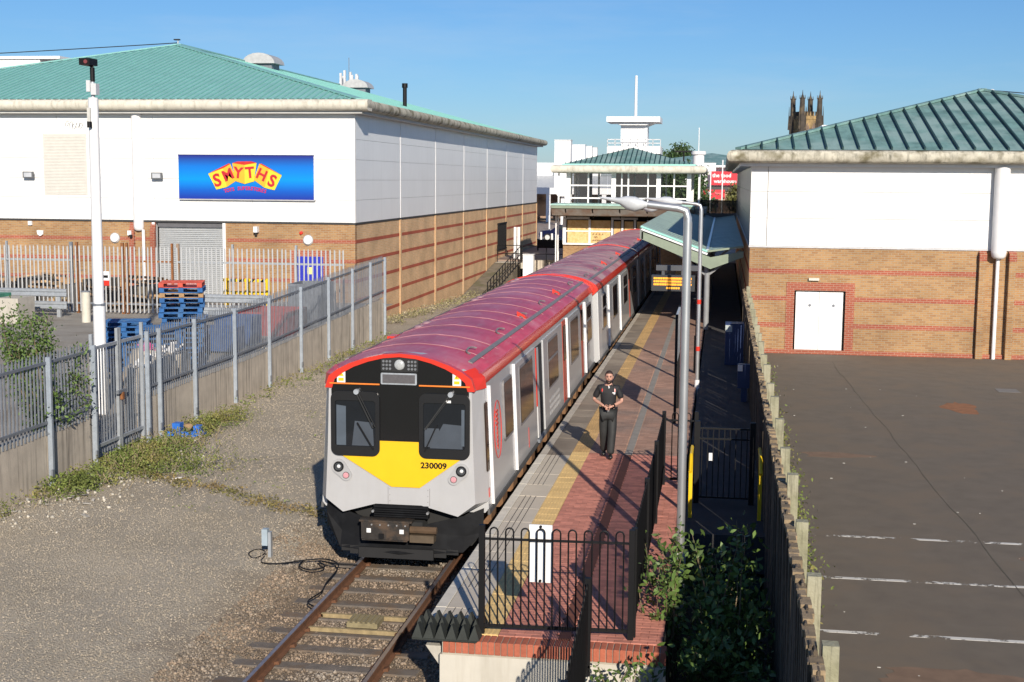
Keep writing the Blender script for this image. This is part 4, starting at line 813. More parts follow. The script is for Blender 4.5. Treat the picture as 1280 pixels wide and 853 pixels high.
# oval operator roundel on the side
b = MB(tn); el = [(22.75 + .36 * math.cos(a), 2.1 + .5 * math.sin(a)) for a in [2 * math.pi * k / 40 for k in range(41)]]
b.tube([(sidex(z) + .006, y, z) for y, z in el], .008, 4); b.build('oval_emblem', red, tn)
b = MB(tn)
for k in range(9): z = 2.42 - k * .075; ww = .16 if k < 4 else .08; side_panel(b, 22.74 - ww, 22.74 + ww * .6, z - .017, z + .017, .008)
side_panel(b, 22.72, 22.76, 1.75, 2.45, .007); b.build('emblem_lettering', red, tn)
b = MB(tn)
for r_ in range(3):
    y = 29.6
    while y < 31.4: w_ = random.uniform(.05, .12); side_panel(b, y, y + w_, 1.45 - r_ * .14, 1.52 - r_ * .14, .034); y += w_ + .04
b.build('small_print', mat('faint_print', (.36, .36, .36), .5), tn)
side_panel(MB(tn), 26.2, 26.24, 1.1, 1.5, .034).build('red_mark', red, tn); side_panel(MB(tn), 21.66, 21.76, 1.15, 1.3, .008).build('red_tag', red, tn); side_panel(MB(tn), 21.63, 21.7, 2.55, 2.75, .008).build('yellow_tag', yellow, tn)
# --- cab front
F0 = 21.25
def fp(name, poly, d, m_, th=.012, parent=None, **k): return MB(tn).prism(poly, 'y', F0 - d, F0 - d + th).build(name, m_, parent or tn, **k)
low = [(-1.26, 1.12), (-.97, .9), (-.41, 1.06), (.36, 1.06), (.97, .9), (1.26, 1.12)]
arch = [(1.19, 3.02), (1.14, 3.16), (1.0, 3.27), (.8, 3.375), (.55, 3.465), (.28, 3.53), (0, 3.553)]; archf = arch + [(-x, z) for x, z in arch[::-1][1:]]
b = MB(tn)   # nose shell: front polygon lofted back to the body section
outer = low + [(1.22, 2.0)] + archf + [(-1.22, 2.0)]; back = [(-1.425, 1.1), (-1.1, .92), (-.45, 1.06), (.4, 1.06), (1.1, .92), (1.425, 1.1), (1.38, 2.0), (1.33, 3.06), (1.3, 3.19), (1.14, 3.31), (.92, 3.4), (.62, 3.485), (.32, 3.545), (0, 3.56), (-.32, 3.545), (-.62, 3.485), (-.92, 3.4), (-1.14, 3.31), (-1.3, 3.19), (-1.33, 3.06), (-1.38, 2.0)]
n = len(outer); b.v += [(x, F0, z) for x, z in outer] + [(x, F0 + .36, z) for x, z in back]; b.f += [tuple(range(n))] + [(i, (i + 1) % n, n + (i + 1) % n, n + i) for i in range(n)]
b.build('cab_shell', mat('cab_grey_paint', (.43, .43, .435), .36, .04, 2, coat=.15, streak=.16, scol=(.3, .27, .23), sscale=(5, 5, .8)), tn)
# red hood following the roof edge
b = MB(tn); no = len(archf); oo = [(x * 1.04, z + .02) for x, z in archf]; ii = [(x * .955, z - .04) for x, z in archf]
oo[0] = (1.25, 2.98); oo[-1] = (-1.25, 2.98); ii[0] = (1.13, 2.98); ii[-1] = (-1.13, 2.98)
bk = [(1.372, 2.99), (1.345, 3.17), (1.18, 3.32), (.94, 3.415), (.64, 3.497), (.33, 3.555), (0, 3.572)]; bk += [(-x, z) for x, z in bk[::-1][1:]]
b.v += [(x, F0 - .035, z) for x, z in ii] + [(x, F0 - .035, z) for x, z in oo] + [(x, F0 + .1, z + .004) for x, z in oo] + [(x, F0 + .37, z) for x, z in bk]
for s_ in range(3):
    for i in range(no - 1):
        if s_ < 2 or i < 2 or i > no - 4: b.f.append((s_ * no + i, s_ * no + i + 1, (s_ + 1) * no + i + 1, (s_ + 1) * no + i))
hood = b.build('cab_hood', red, tn)
# roof colour comes forward over the hood
blk = [(-1.12, 1.88), (1.12, 1.88), (1.15, 2.95)] + [(x * .955, z - .035) for x, z in archf][0:] + [(-1.15, 2.95)]
fp('black_mask', blk, .012, tblk)
fp('yellow_panel', [(-1.1, 1.93), (-.14, 1.36), (.34, 1.36), (1.12, 1.93), (.34, 1.93), (.34, 2.12), (-.34, 2.12), (-.34, 1.93)], .022, tyel)
cabin = MB(tn).box(-1.1, 1.1, F0 + .8, F0 + .82, 1.85, 2.95).build('cab_back_wall', mat('cab_interior_grey', (.09, .1, .12), .7), tn)
wf = mat('window_rubber', (.012, .012, .013), .35, .1)
for sg, x0, x1 in ((-1, -1.15, -.33), (1, .33, 1.17)):
    pane = fp('windscreen', round_rect(x0 + .07, x1 - .07, 2.02, 2.78, .06), .03, MATS['dark_glass'] if False else mat('windscreen_glass', (.012, .014, .018), .04, .1), .012)
    b = MB(tn); o_ = round_rect(x0, x1, 1.86, 2.93, .12, 5); i_ = round_rect(x0 + .07, x1 - .07, 2.02, 2.78, .05, 5); n = len(o_)
    for d in (F0 - .05, F0 - .005): b.v += [(x, d, z) for x, z in o_] + [(x, d, z) for x, z in i_]
    for i in range(n): j = (i + 1) % n; b.f += [(i, j, n + j, n + i), (i, j, 2 * n + j, 2 * n + i), (n + i, n + j, 3 * n + j, 3 * n + i)]
    b.build('windscreen_frame', wf, tn)
    # what shows through the glass, seat back and console
    ig = mat('cab_seat_grey', (.05, .062, .08), .5, .1); fp('seat_back', [(x0 + .35 * (1 if sg < 0 else .5), 2.03), (x0 + .72, 2.03), (x0 + .7, 2.42), (x0 + .4, 2.44)], .032, ig, .004)
    if sg < 0: fp('cab_partition', [(-1.06, 2.03), (-.9, 2.03), (-.9, 2.68), (-1.06, 2.7)], .0325, mat('cab_partition_grey', (.07, .09, .115), .5), .004)
    else: fp('console', [(.42, 2.05), (.68, 2.05), (.66, 2.36), (.42, 2.36)], .0325, ig, .004); fp('cab_partition', [(1.03, 2.08), (1.08, 2.08), (1.08, 2.68), (1.03, 2.68)], .0325, MATS['cab_partition_grey'], .004)
    px = -.72 if sg < 0 else .85; ex = -.43 if sg < 0 else .43
    wp = MB(tn); wp.bar((px, F0 - .08, 2.93), (ex, F0 - .085, 2.34), .018); wp.bar((px + .035, F0 - .08, 2.93), (ex + .035, F0 - .085, 2.36), .01); wp = wp.build('wiper_arm', mat('wiper_black', (.03, .03, .03), .4), tn)
    MB(tn).bar((ex - .22 * -sg * .0 + (-.27 if sg < 0 else .2), F0 - .07, 2.42), (ex + (.0 if sg < 0 else .0), F0 - .07, 1.98), .02).build('wiper_blade', blackp, wp); MB(tn).cyl((px + .01, F0 - .1, 2.93), (px + .01, F0 - .02, 2.93), .045, n=10).build('wiper_pivot', galv, wp)
fp('window_sticker', [(.78, 2.79), (.86, 2.79), (.86, 2.83), (.78, 2.83)], .055, whitep, .004)
# roof light cluster and destination box
fp('light_panel', round_rect(-.31, .31, 3.27, 3.5, .03), .022, mat('light_panel_dark', (.02, .02, .02), .4))
for sg in (-1, 1):
    for i in range(3):
        for j in range(3):
            MB(tn).cyl((sg * (.155 + i * .055), F0 - .034, 3.32 + j * .06), (sg * (.155 + i * .055), F0 - .018, 3.32 + j * .06), .021, n=8).build('marker_lamp', mat('marker_grey', (.16, .17, .18), .25), tn)
MB(tn).lathe((0, F0 - .05, 3.385), [(.02, 0), (.07, .006), (.085, .02), (.09, .04)], 18, 'y').build('roof_headlight', mat('headlight_grey', (.4, .42, .42), .2, .2, 40), tn, smooth=True)
q = fp('destination_box', round_rect(-.31, .29, 3.06, 3.25, .02), .03, galv); fp('destination_screen', [(-.28, 3.085), (.26, 3.085), (.26, 3.225), (-.28, 3.225)], .036, mat('screen_grey', (.1, .095, .1), .4, .15, 40), parent=q)
for x0, x1 in ((-1.17, -.33), (.33, 1.17)): MB(tn).cyl((x0, F0 - .035, 3.055), (x1, F0 - .035, 3.055), .014, n=8).build('orange_handrail', orange, tn)
for x in (-.98, .95):
    q = fp('warning_label', [(x - .07, 3.07), (x + .07, 3.07), (x + .07, 3.29), (x - .07, 3.29)], .02, whitep); fp('warning_triangle', [(x - .045, 3.175), (x + .045, 3.175), (x, 3.265)], .024, yellow, parent=q); fp('warning_bolt', [(x - .008, 3.185), (x + .01, 3.215), (x, 3.215), (x + .008, 3.245), (x - .012, 3.21), (x, 3.21)], .027, blackp, parent=q); fp('warning_text', [(x - .045, 3.095), (x + .045, 3.095), (x + .045, 3.145), (x - .045, 3.145)], .024, yellow, parent=q)
text('unit_number', '230009', .135, blackp, tn, (.57, F0 - .026, 1.735), FRONT, .003, off=.004, sx=1.08)
# headlights
for sg in (-1, 1):
    hx, tx_ = sg * 1.03, sg * .905
    dx, dz = (tx_ - hx), -.14; L_ = math.hypot(dx, dz); a0 = math.atan2(dz, dx); P = []
    for k in range(9): a = a0 + math.pi / 2 + math.pi * k / 8; P.append((hx + .125 * math.cos(a), 1.665 + .125 * math.sin(a)))
    for k in range(9): a = a0 - math.pi / 2 + math.pi * k / 8; P.append((tx_ + .095 * math.cos(a), 1.525 + .095 * math.sin(a)))
    pl = fp('lamp_plate', P, .03, mat('lamp_plate_grey', (.38, .38, .385), .35), .024)
    hl = MB(tn).lathe((hx, F0 - .05, 1.665), [(.085, 0), (.09, .03)], 18, 'y').build('headlight', blackp, tn, smooth=True); MB(tn).lathe((hx, F0 - .06, 1.665), [(.025, .0), (.06, .004), (.07, .015)], 16, 'y').build('headlight_lens', mat('lens_dark', (.06, .065, .07), .12, .5, 30), hl, smooth=True); MB(tn).lathe((hx + .01, F0 - .066, 1.675), [(.012, 0), (.03, .006)], 10, 'y').build('headlight_bulb', mat('bulb_white', (.7, .7, .7), .1), hl)
    tl = MB(tn).lathe((tx_, F0 - .045, 1.525), [(.055, 0), (.06, .03)], 16, 'y').build('tail_light', mat('lamp_ring', (.1, .08, .08), .4), tn, smooth=True); MB(tn).lathe((tx_, F0 - .054, 1.525), [(.02, 0), (.046, .004), (.05, .012)], 16, 'y').build('tail_light_lens', mat('pink_lens', (.6, .3, .33), .2, .15, 60), tl, smooth=True)
# access panel on the nose, its joint and screws
for x in (-.2, .5): MB(tn).box(x - .003, x + .003, F0 - .004, F0, 1.06, 1.35).build('panel_joint', seal, tn)
b = MB(tn)
for x in (-.17, .47):
    for k in range(3): b.cyl((x, F0 - .006, 1.12 + k * .1), (x, F0, 1.12 + k * .1), .007, n=6)
b.build('panel_screws', seal, tn)
# coupler, anticlimber, plough
b = MB(tn)
for k in range(5): b.box(-.42, .46, F0 - .06 - .012 * (k % 2), F0 + .1, .86 + k * .038, .885 + k * .038)
b.box(-.44, .48, F0 - .02, F0 + .1, .84, 1.05); b.build('anti_climber', trubber, tn)
for x in (-.44, .48): MB(tn).cyl((x, F0 - .09, .95), (x, F0 - .02, .95), .022).build('bolt_head', steel, tn)
cpm = mat('greasy_coupler', (.022, .018, .015), .55, .35, 12, bump=.3, col2=(.08, .05, .03), cover=.6)
cpl = MB(tn).box(-.58, .22, F0 - .3, F0 - .05, .54, .82).build('coupler', cpm, tn)
for x in (-.45, .1): MB(tn).box(x - .035, x + .035, F0 - .312, F0 - .3, .65, .72).build('coupler_target', whitep, cpl)
for k in range(5): MB(tn).cyl((-.4 + k * .14, F0 - .32, .785), (-.4 + k * .14, F0 - .3, .785), .014, n=6).build('coupler_bolt', steel, cpl)
MB(tn).box(-.28, -.2, F0 - .33, F0 - .29, .56, .64).build('coupler_socket', blackp, cpl); MB(tn).box(-.56, .2, F0 - .33, F0 - .06, .525, .54).build('coupler_lip', cpm, cpl); MB(tn).box(-.62, .26, F0 - .28, F0 - .06, .82, .85).build('coupler_top', cpm, cpl)
MB(tn).box(.22, .62, F0 - .25, F0 - .06, .5, .62).build('coupler_arm', mat('dusty_arm', (.09, .065, .04), .7, .2, 8), cpl); MB(tn).cyl((.2, F0 - .2, .7), (.66, F0 - .2, .7), .06, n=10).build('coupler_cylinder', tund, cpl); MB(tn).box(-.3, .4, F0 - .1, F0 + .4, .55, .8).build('drawbar', dark, cpl)
b = MB(tn)   # snow plough: two flat angled blades with a turned-out lower lip and side wings
PT = [(-1.31, F0 + .24, 1.08, .66), (-1.03, F0 + .16, .9, .3), (0, F0 + .02, .62, .26), (1.06, F0 + .16, .88, .3), (1.36, F0 + .24, 1.0, .6)]
for x, y, zt, zb in PT: zm = zb + .42 * (zt - zb); b.v += [(x, y + .02, zt), (x, y - .02, zm), (x * .995, y - .15 if abs(x) < 1.2 else y - .03, zb)]
for i in range(4): k = i * 3; b.f += [(k, k + 3, k + 4, k + 1), (k + 1, k + 4, k + 5, k + 2)]
pl = b.build('snow_plough', trubber, tn); pl.modifiers.new('solid', 'SOLIDIFY').thickness = .02
MB(tn).prism([(-.9, .88), (-.42, 1.04), (.4, 1.04), (.95, .86), (.6, .62), (0, .52), (-.6, .62)], 'y', F0 + .3, F0 + .32).build('plough_backing', dark, pl)
for i, (x0, x1, z) in enumerate(((-1.0, -.83, .24), (-.85, -.66, .2), (-.68, .58, .17), (.56, .78, .2), (.76, .98, .25))):
    yy = F0 - .1 + .12 * abs((x0 + x1) / 2); MB(tn).box(x0, x1, yy, yy + .05, z, .34).build('plough_guard', mat('guard_black', (.01, .01, .011), .7), pl)
MB(tn).box(-1.2, 1.2, F0 + .45, F0 + .8, .3, 1.05).build('underframe_front', dark, tn)
# ------------------------------------------------------------ people
def skinmesh(pts, edges, rad, sub=1, root=0):
    me = bpy.data.meshes.new('skin'); me.from_pydata(pts, edges, []); o = bpy.data.objects.new('skin', me); COL.objects.link(o)
    o.modifiers.new('s', 'SKIN').use_smooth_shade = True
    sv = me.skin_vertices[0].data
    for i, r in enumerate(rad): sv[i].radius = r if isinstance(r, tuple) else (r, r); sv[i].use_root = (i == root)
    if sub: q = o.modifiers.new('d', 'SUBSURF'); q.levels = sub; q.render_levels = sub
    bpy.context.view_layer.update(); e = bpy.data.meshes.new_from_object(o.evaluated_get(bpy.context.evaluated_depsgraph_get())); bpy.data.objects.remove(o); return e
def chain(lst):   # list of chains [(pt, r)...]; returns merged pts edges rad, joining equal points
    P, E, Rr, idx = [], [], [], {}
    for ch in lst:
        prev = None
        for p, r in ch:
            k = tuple(round(c, 4) for c in p)
            if k not in idx: idx[k] = len(P); P.append(k); Rr.append(r)
            if prev is not None and prev != idx[k]: E.append((prev, idx[k]))
            prev = idx[k]
    return P, E, Rr
def joinmesh(ms, voxel=None, sm=0):
    V, F = [], []
    for q in ms:
        k = len(V); V += [tuple(v.co) for v in q.vertices]; F += [tuple(i + k for i in p.vertices) for p in q.polygons]
    me = bpy.data.meshes.new('body'); me.from_pydata(V, [], F); me.update()
    if voxel:
        o = bpy.data.objects.new('t', me); COL.objects.link(o); r = o.modifiers.new('r', 'REMESH'); r.mode = 'VOXEL'; r.voxel_size = voxel; r.use_smooth_shade = True
        if sm: s_ = o.modifiers.new('s', 'SMOOTH'); s_.iterations = sm; s_.factor = .5
        bpy.context.view_layer.update(); me = bpy.data.meshes.new_from_object(o.evaluated_get(bpy.context.evaluated_depsgraph_get())); bpy.data.objects.remove(o)
    return me
def ell(c, r, n=14, m_=10, f=None):
    b = MB()
    for i in range(m_ + 1):
        t = math.pi * i / m_
        for j in range(n):
            a = 2 * math.pi * j / n; p = Vector((math.sin(t) * math.cos(a), math.sin(t) * math.sin(a), math.cos(t)))
            q = Vector((p.x * r[0], p.y * r[1], p.z * r[2]))
            if f: q = f(q, p)
            b.v.append(tuple(Vector(c) + q))
    for i in range(m_):
        for j in range(n): b.f.append((i * n + j, (i + 1) * n + j, (i + 1) * n + (j + 1) % n, i * n + (j + 1) % n))
    me = bpy.data.meshes.new('e'); me.from_pydata(b.v, [], b.f); return me
def person(label, loc, rz, skin, shirt, trous, hairc, detailed=True, group=None, hands_front=True):
    t = thing('person', label, 'person', loc, group, rz)
    def put(me, name, m_):
        me.materials.clear(); me.materials.append(m_); me.polygons.foreach_set('use_smooth', [True] * len(me.polygons)); o = bpy.data.objects.new(name, me); COL.objects.link(o); o.parent = t; return o
    nk = (0, .0, 1.47); hd = Vector((.008, -.062, 1.628))
    sh = {s: (s * .175, .01, 1.40) for s in (-1, 1)}; el = {-1: (-.29, .05, 1.16), 1: (.27, .0, 1.145)}
    wr = {s: (s * .085, -.235, 1.075) if hands_front else (s * .27, -.06, .9) for s in (-1, 1)}
    hip_ = {s: (s * .085, .0, .9) for s in (-1, 1)}
    kn = {1: (.08, -.11, .49), -1: (-.085, .03, .49)}; an = {1: (.055, -.15, .1), -1: (-.075, .17, .115)}; toe = {1: (.065, -.29, .045), -1: (-.085, .03, .045)}
    pel = (0, 0, .93); wa = (0, .0, 1.08); chs = (0, .005, 1.28)
    C = [[(pel, (.13, .1)), (wa, (.125, .095)), (chs, (.15, .105)), ((0, .005, 1.40), (.11, .08)), (nk, .056), ((0, -.02, 1.55), .055)]]
    for s in (-1, 1):
        C.append([((0, .005, 1.40), .1), (sh[s], .058), (tuple(Vector(sh[s]).lerp(Vector(el[s]), .5)), .046), (el[s], .037), (tuple(Vector(el[s]).lerp(Vector(wr[s]), .35)), .04), (wr[s], .026)])
        C.append([(pel, .12), (hip_[s], .085), (tuple(Vector(hip_[s]).lerp(Vector(kn[s]), .5)), .07), (kn[s], .05), (tuple(Vector(kn[s]).lerp(Vector(an[s]), .35)), .052), (tuple(Vector(kn[s]).lerp(Vector(an[s]), .85)), .035)])
    ms = [skinmesh(*chain(C), sub=1)]
    if detailed:
        for s in (-1, 1):
            w_ = Vector(wr[s]); d = (Vector((0, -.3, 1.045)) - w_).normalized() if hands_front else Vector((0, -.15, -1)).normalized(); k_ = w_ + d * .05; pt = w_ + d * .085
            up = Vector((0, -.35, 1)).normalized(); sd_ = d.cross(up).normalized()
            ms.append(skinmesh(*chain([[(tuple(w_), .026), (tuple(k_), (.026, .02)), (tuple(pt), (.03, .014))]]), sub=1))
            for f in range(4):
                o = up * (.03 - f * .02); p0 = pt + o * .9; ln = (.036, .042, .039, .03)[f]; cv = Vector((0, .0, -.25)) + sd_ * (.5 * 1)
                p1 = p0 + d * ln; p2 = p1 + (d + cv * .9).normalized() * ln * .75; p3 = p2 + (d * .5 + cv * 1.3).normalized() * ln * .55
                ms.append(skinmesh(*chain([[(tuple(pt + o * .5 - d * .03), .01), (tuple(p0), .0095), (tuple(p1), .009), (tuple(p2), .0085), (tuple(p3), .007)]]), sub=1))
            b0 = w_ + d * .03 + up * .018; ms.append(skinmesh(*chain([[(tuple(b0), .012), (tuple(b0 + up * .03 + d * .022), .0105), (tuple(b0 + up * .038 + d * .052), .009), (tuple(b0 + up * .03 + d * .075), .0075)]]), sub=1))
    def hf(q, p):
        if p.z < 0: q = Vector((q.x * (1 - .28 * p.z * p.z), q.y * (1 - .12 * p.z * p.z) - .012 * (-p.z), q.z))
        if p.y < -.5: q.y *= .96
        return q
    ms.append(ell(hd, (.076, .098, .118), 18, 14, hf))
    ms.append(ell(hd + Vector((0, -.1, -.018)), (.014, .022, .024), 8, 6)); ms.append(ell(hd + Vector((0, -.085, .03)), (.055, .016, .012), 8, 6)); ms.append(ell(hd + Vector((0, -.07, -.09)), (.035, .03, .025), 8, 6))
    for s in (-1, 1): ms.append(ell(hd + Vector((s * .078, .01, -.005)), (.011, .022, .032), 8, 6))
    put(joinmesh(ms, .0065 if detailed else .014, 2), 'body', skin)
    # hair, beard, eyes, mouth
    hr = ell(hd + Vector((0, .012, .022)), (.083, .1, .108), 18, 12, lambda q, p: Vector((q.x, q.y if p.y > -.45 or p.z > .45 else q.y * .5, q.z if p.z > -.1 else q.z * .35))); put(hr, 'hair', hairc)
    if detailed:
        bd_ = ell(hd + Vector((0, -.035, -.072)), (.064, .068, .06), 14, 10, lambda q, p: Vector((q.x, q.y, q.z if p.z < 0 else q.z * .5))); put(bd_, 'beard', hairc)
        for s in (-1, 1): put(ell(hd + Vector((s * .03, -.092, .01)), (.011, .008, .007), 8, 6), 'eye', mat('eye_dark', (.03, .02, .015), .2)); put(ell(hd + Vector((s * .03, -.1, .03)), (.02, .008, .005), 8, 6), 'eyebrow', hairc)
        put(ell(hd + Vector((0, -.103, -.058)), (.02, .008, .007), 8, 6), 'mouth', mat('lip', (.4, .16, .13), .5))
    # shirt
    C = [[((0, .0, .92), (.155, .12)), ((0, 0, 1.05), (.15, .118)), ((0, .005, 1.25), (.178, .125)), ((0, .008, 1.375), (.14, .1)), ((0, .008, 1.45), (.085, .078)), ((0, .0, 1.49), (.066, .066))]]
    for s in (-1, 1): C.append([((0, .008, 1.375), .1), (tuple(Vector(sh[s]) + Vector((0, 0, .002))), .074), (tuple(Vector(sh[s]).lerp(Vector(el[s]), .5)), .072), (tuple(Vector(sh[s]).lerp(Vector(el[s]), .85)), .07)])
    sh_o = put(skinmesh(*chain(C), sub=2), 'shirt', shirt)
    C = []
    for s in (-1, 1):
        C.append([(pel, (.17, .132)), (hip_[s], .112), (tuple(Vector(hip_[s]).lerp(Vector(kn[s]), .5)), .104), (kn[s], .09), (tuple(Vector(kn[s]).lerp(Vector(an[s]), .5)), .084), (tuple(Vector(an[s]) + Vector((0, 0, -.015))), .08)])
    put(skinmesh(*chain(C), sub=2), 'trousers', trous)
    for s in (-1, 1):
        a = Vector(an[s]); e = Vector(toe[s]); put(skinmesh(*chain([[(tuple(a + Vector((0, .05, -.045))), .045), (tuple(a + Vector((0, .0, -.04))), .052), (tuple(a.lerp(e, .6) + Vector((0, 0, -.012))), (.05, .04)), (tuple(e), (.046, .034))]]), sub=1), 'shoe', mat('black_shoe', (.015, .015, .015), .3))
    if detailed:
        def add(mb, nm, m_): o = mb.build(nm, m_, t); return o
        b = MB(); n = 20
        for z in (.955, .99): b.v += [(.158 * math.cos(2 * math.pi * i / n), .126 * math.sin(2 * math.pi * i / n), z) for i in range(n)]
        b.f += [(i, (i + 1) % n, n + (i + 1) % n, n + i) for i in range(n)]; add(b, 'belt', mat('belt_black', (.01, .01, .01), .4))
        add(MB().box(-.02, .02, -.135, -.124, .95, .995), 'buckle', steel)
        w_ = Vector(wr[1]); u = (Vector(el[1]) - w_).normalized(); add(MB().cyl(w_ + u * .02, w_ + u * .05, .034, n=12), 'watch', blackp)
        add(MB().box(.075, .135, -.134, -.122, 1.315, 1.335), 'name_badge', whitep); add(MB().box(.1, .13, -.136, -.124, 1.295, 1.312), 'shirt_logo', whitep)
        for s in (-1, 1):
            add(MB().tube([(s * .1, .09, 1.42), (s * .115, .0, 1.462), (s * .12, -.085, 1.41), (s * .125, -.125, 1.32)], .012, 6), 'bag_strap', mat('strap_grey', (.06, .06, .065), .7)); add(MB().bar((s * .122, -.112, 1.40), (s * .124, -.13, 1.345), .022, .01), 'strap_trim', red)
        add(MB().tube([(0, -.09, 1.45), (.012, -.11, 1.425), (.0, -.118, 1.41)], .012, 5), 'collar', whitep)
        add(MB().cyl((.0, -.315, 1.03), (.0, -.3, 1.13), .012, n=8), 'held_radio', blackp)
    return t
skin_ = mat('skin', (.55, .3, .22), .5, .06, 12); hairm = mat('dark_hair', (.035, .02, .014), .6, .3, 60)
person('bearded man in black polo shirt and trousers walking along the platform', (2.99, 26.4, PZ), R(4), skin_, mat('black_shirt', (.014, .014, .016), .75, .2, 9), mat('black_trousers', (.02, .022, .023), .7, .2, 7), hairm)
person('distant person in dark blue jacket beyond the corner of the left shed', (-18.0, 168, .9), R(30), skin_, mat('blue_jacket', (.02, .025, .12), .8), mat('pale_trousers', (.35, .33, .3), .8), hairm, False, hands_front=False)

# ------------------------------------------------------------ green canopy over the platform (butterfly roof)
cn = thing('platform_canopy', 'green butterfly roofed canopy covering the far platform', 'canopy', (4.5, 50, PZ))
Ya, Yb = 50, 94; L0, V0, R0 = (2.2, 4.74), (4.62, 3.86), (5.92, 4.05)
b = MB(cn).prism([L0, V0, (V0[0], V0[1] - .06), (L0[0], L0[1] - .06)], 'y', Ya, Yb); b.build('roof_sheet', mat('canopy_green', (.3, .4, .345), .5, .12, 1.2, streak=.3, scol=(.13, .2, .17), sscale=(2, .5, 2)), cn)
b = MB(cn).prism([V0, R0, (R0[0], R0[1] - .06), (V0[0], V0[1] - .06)], 'y', Ya, Yb); b.build('roof_sheet', MATS['canopy_green'], cn)
for i in range(36):
    y = Ya + .6 + i * 1.2; MB(cn).bar((L0[0], y, L0[1] + .002), (V0[0], y, V0[1] + .002), .04, .012).build('roof_joint', MATS['canopy_green'], cn); MB(cn).bar((V0[0], y, V0[1] + .002), (R0[0], y, R0[1] + .002), .04, .012).build('roof_joint', MATS['canopy_green'], cn)
MB(cn).box(V0[0] - .05, V0[0] + .05, Ya, Yb, V0[1] - .02, V0[1] + .05).build('valley_gutter', steel, cn)
MB(cn).bar((L0[0] - .02, Ya - .05, L0[1] - .03), (V0[0], Ya - .05, V0[1] - .03), .08, .075).build('edge_gutter', tealtrim, cn); MB(cn).bar((L0[0] - .0, Ya - .03, L0[1] - .13), (V0[0], Ya - .03, V0[1] - .13), .05, .07).build('edge_strip', whitep, cn)
MB(cn).bar((V0[0], Ya - .05, V0[1] - .03), (R0[0], Ya - .05, R0[1] - .03), .08, .07).build('edge_gutter', palegreen, cn)
MB(cn).prism([(L0[0], L0[1] - .22), (V0[0] + .12, V0[1] - .25), (V0[0] + .12, V0[1] - .68), (L0[0], L0[1] - .5)], 'y', Ya, Ya + .1).build('end_beam', palegreen, cn)
MB(cn).prism([(V0[0] + .12, V0[1] - .25), (R0[0], R0[1] - .2), (R0[0], R0[1] - .42), (V0[0] + .12, V0[1] - .68)], 'y', Ya, Ya + .1).build('end_beam', palegreen, cn)
MB(cn).box(L0[0] - .06, L0[0] + .06, Ya, Yb, L0[1] - .5, L0[1] - .02).build('side_beam', mat('side_beam_grey', (.2, .22, .2), .6), cn)
for i in range(6):
    y = Ya + .5 + i * 7; MB(cn).cyl((4.62, y, .9), (4.62, y, 3.7), .1, n=12).build('column', mat('column_grey', (.25, .26, .27), .5), cn, smooth=True)
    for s_ in (-1, 1): MB(cn).bar((4.62, y, 2.9), (4.62 + (s_ * 2.2 if s_ < 0 else 1.2), y, 4.45 if s_ < 0 else 3.85), .08).build('brace', MATS['column_grey'], cn)
# ------------------------------------------------------------ station pavilion with glass lantern
pvn = thing('station_pavilion', 'glazed station pavilion with green pyramid roof and boarded up windows below', 'station building', (-1, 88, .9))
GX0, GX1, GY0, GY1 = -5.0, 3.1, 88.3, 95.5
r0 = (GX0, GX1, GY0, GY1)
q = ring(r0, nose(-.1, .95, 6.82, 7.32)).build('gutter', gutterm, pvn, smooth=True); q.location = -Vector(pvn.location)
b, ra, rb_ = hip((GX0 - .2, GX1 + .2, GY0 - .2, GY1 + .9), 7.4, .27); b.o = Vector(pvn.location); b.build('roof', dkgreen, pvn)
MB(pvn).box(GX0 - .25, GX1 + .25, GY0 - .25, GY1 + .95, 7.32, 7.42).build('roof_trim', tealtrim, pvn)
b = MB(pvn)
for i in range(26): rib(b, GX0 - .05 + i * .32, 0, (GX0 - .2, GX1 + .2, GY0 - .2, GY1 + .9), .27, 7.4, .05, .07, 'front')
b.build('roof_seams', seamm, pvn, kind='stuff')
for x in (-4.85, -1.9, 1.0, 2.95): MB(pvn).box(x - .14, x + .14, GY0, GY0 + .28, 4.6, 6.85).build('column', whitep, pvn)
for x in (-3.55, -.95, -.4 + 2.4, ): MB(pvn).box(x - .05, x + .05, GY0 + .02, GY0 + .12, 4.6, 6.85).build('mullion', whitep, pvn)
MB(pvn).box(-1.42, -1.33, GY0 + .02, GY0 + .12, 4.6, 6.85).build('mullion', whitep, pvn); MB(pvn).box(.28, .37, GY0 + .02, GY0 + .12, 4.6, 6.85).build('mullion', whitep, pvn)
for x in (GX0 - .45, GX1 + .5): MB(pvn).box(x - .05, x + .05, GY0 - .3, GY0 - .2, .9, 6.9).build('downpipe', whitep, pvn)
for z in (6.02, 5.2, 4.65): MB(pvn).box(GX0, GX1, GY0 + .03, GY0 + .11, z - .045, z + .045).build('transom', whitep, pvn)
for k in range(6):
    x = GX0 + k * 1.35; MB(pvn).box(x + .02, x + 1.33, GY0 + .06, GY0 + .08, 4.66, 6.82).build('pane', clearglass, pvn)
for y in (GY0 + 2.4, GY0 + 4.8, GY1 - .2):
    for x in (GX0 + .05, GX1 - .05): MB(pvn).box(x - .07, x + .07, y, y + .14, 4.6, 6.85).build('column', whitep, pvn)
for x in (-3.5, -1, 1.2): MB(pvn).box(x - .06, x + .06, GY1 - .15, GY1, 4.6, 6.85).build('mullion', whitep, pvn)
MB(pvn).box(GX0 - .4, GX1 + 1, GY0 - .6, GY1, 4.3, 4.6).build('floor_slab', conc, pvn)
lf = mat('lower_fascia', (.3, .27, .24), .8, .15, 3, col2=(.25, .17, .13))
b = MB(pvn).prism([(84.6, 4.78), (84.6, 4.6), (85.0, 4.15), (88.0, 4.0), (88.0, 4.78)], 'x', -5.5, 3.4); b.build('lower_roof', lf, pvn)
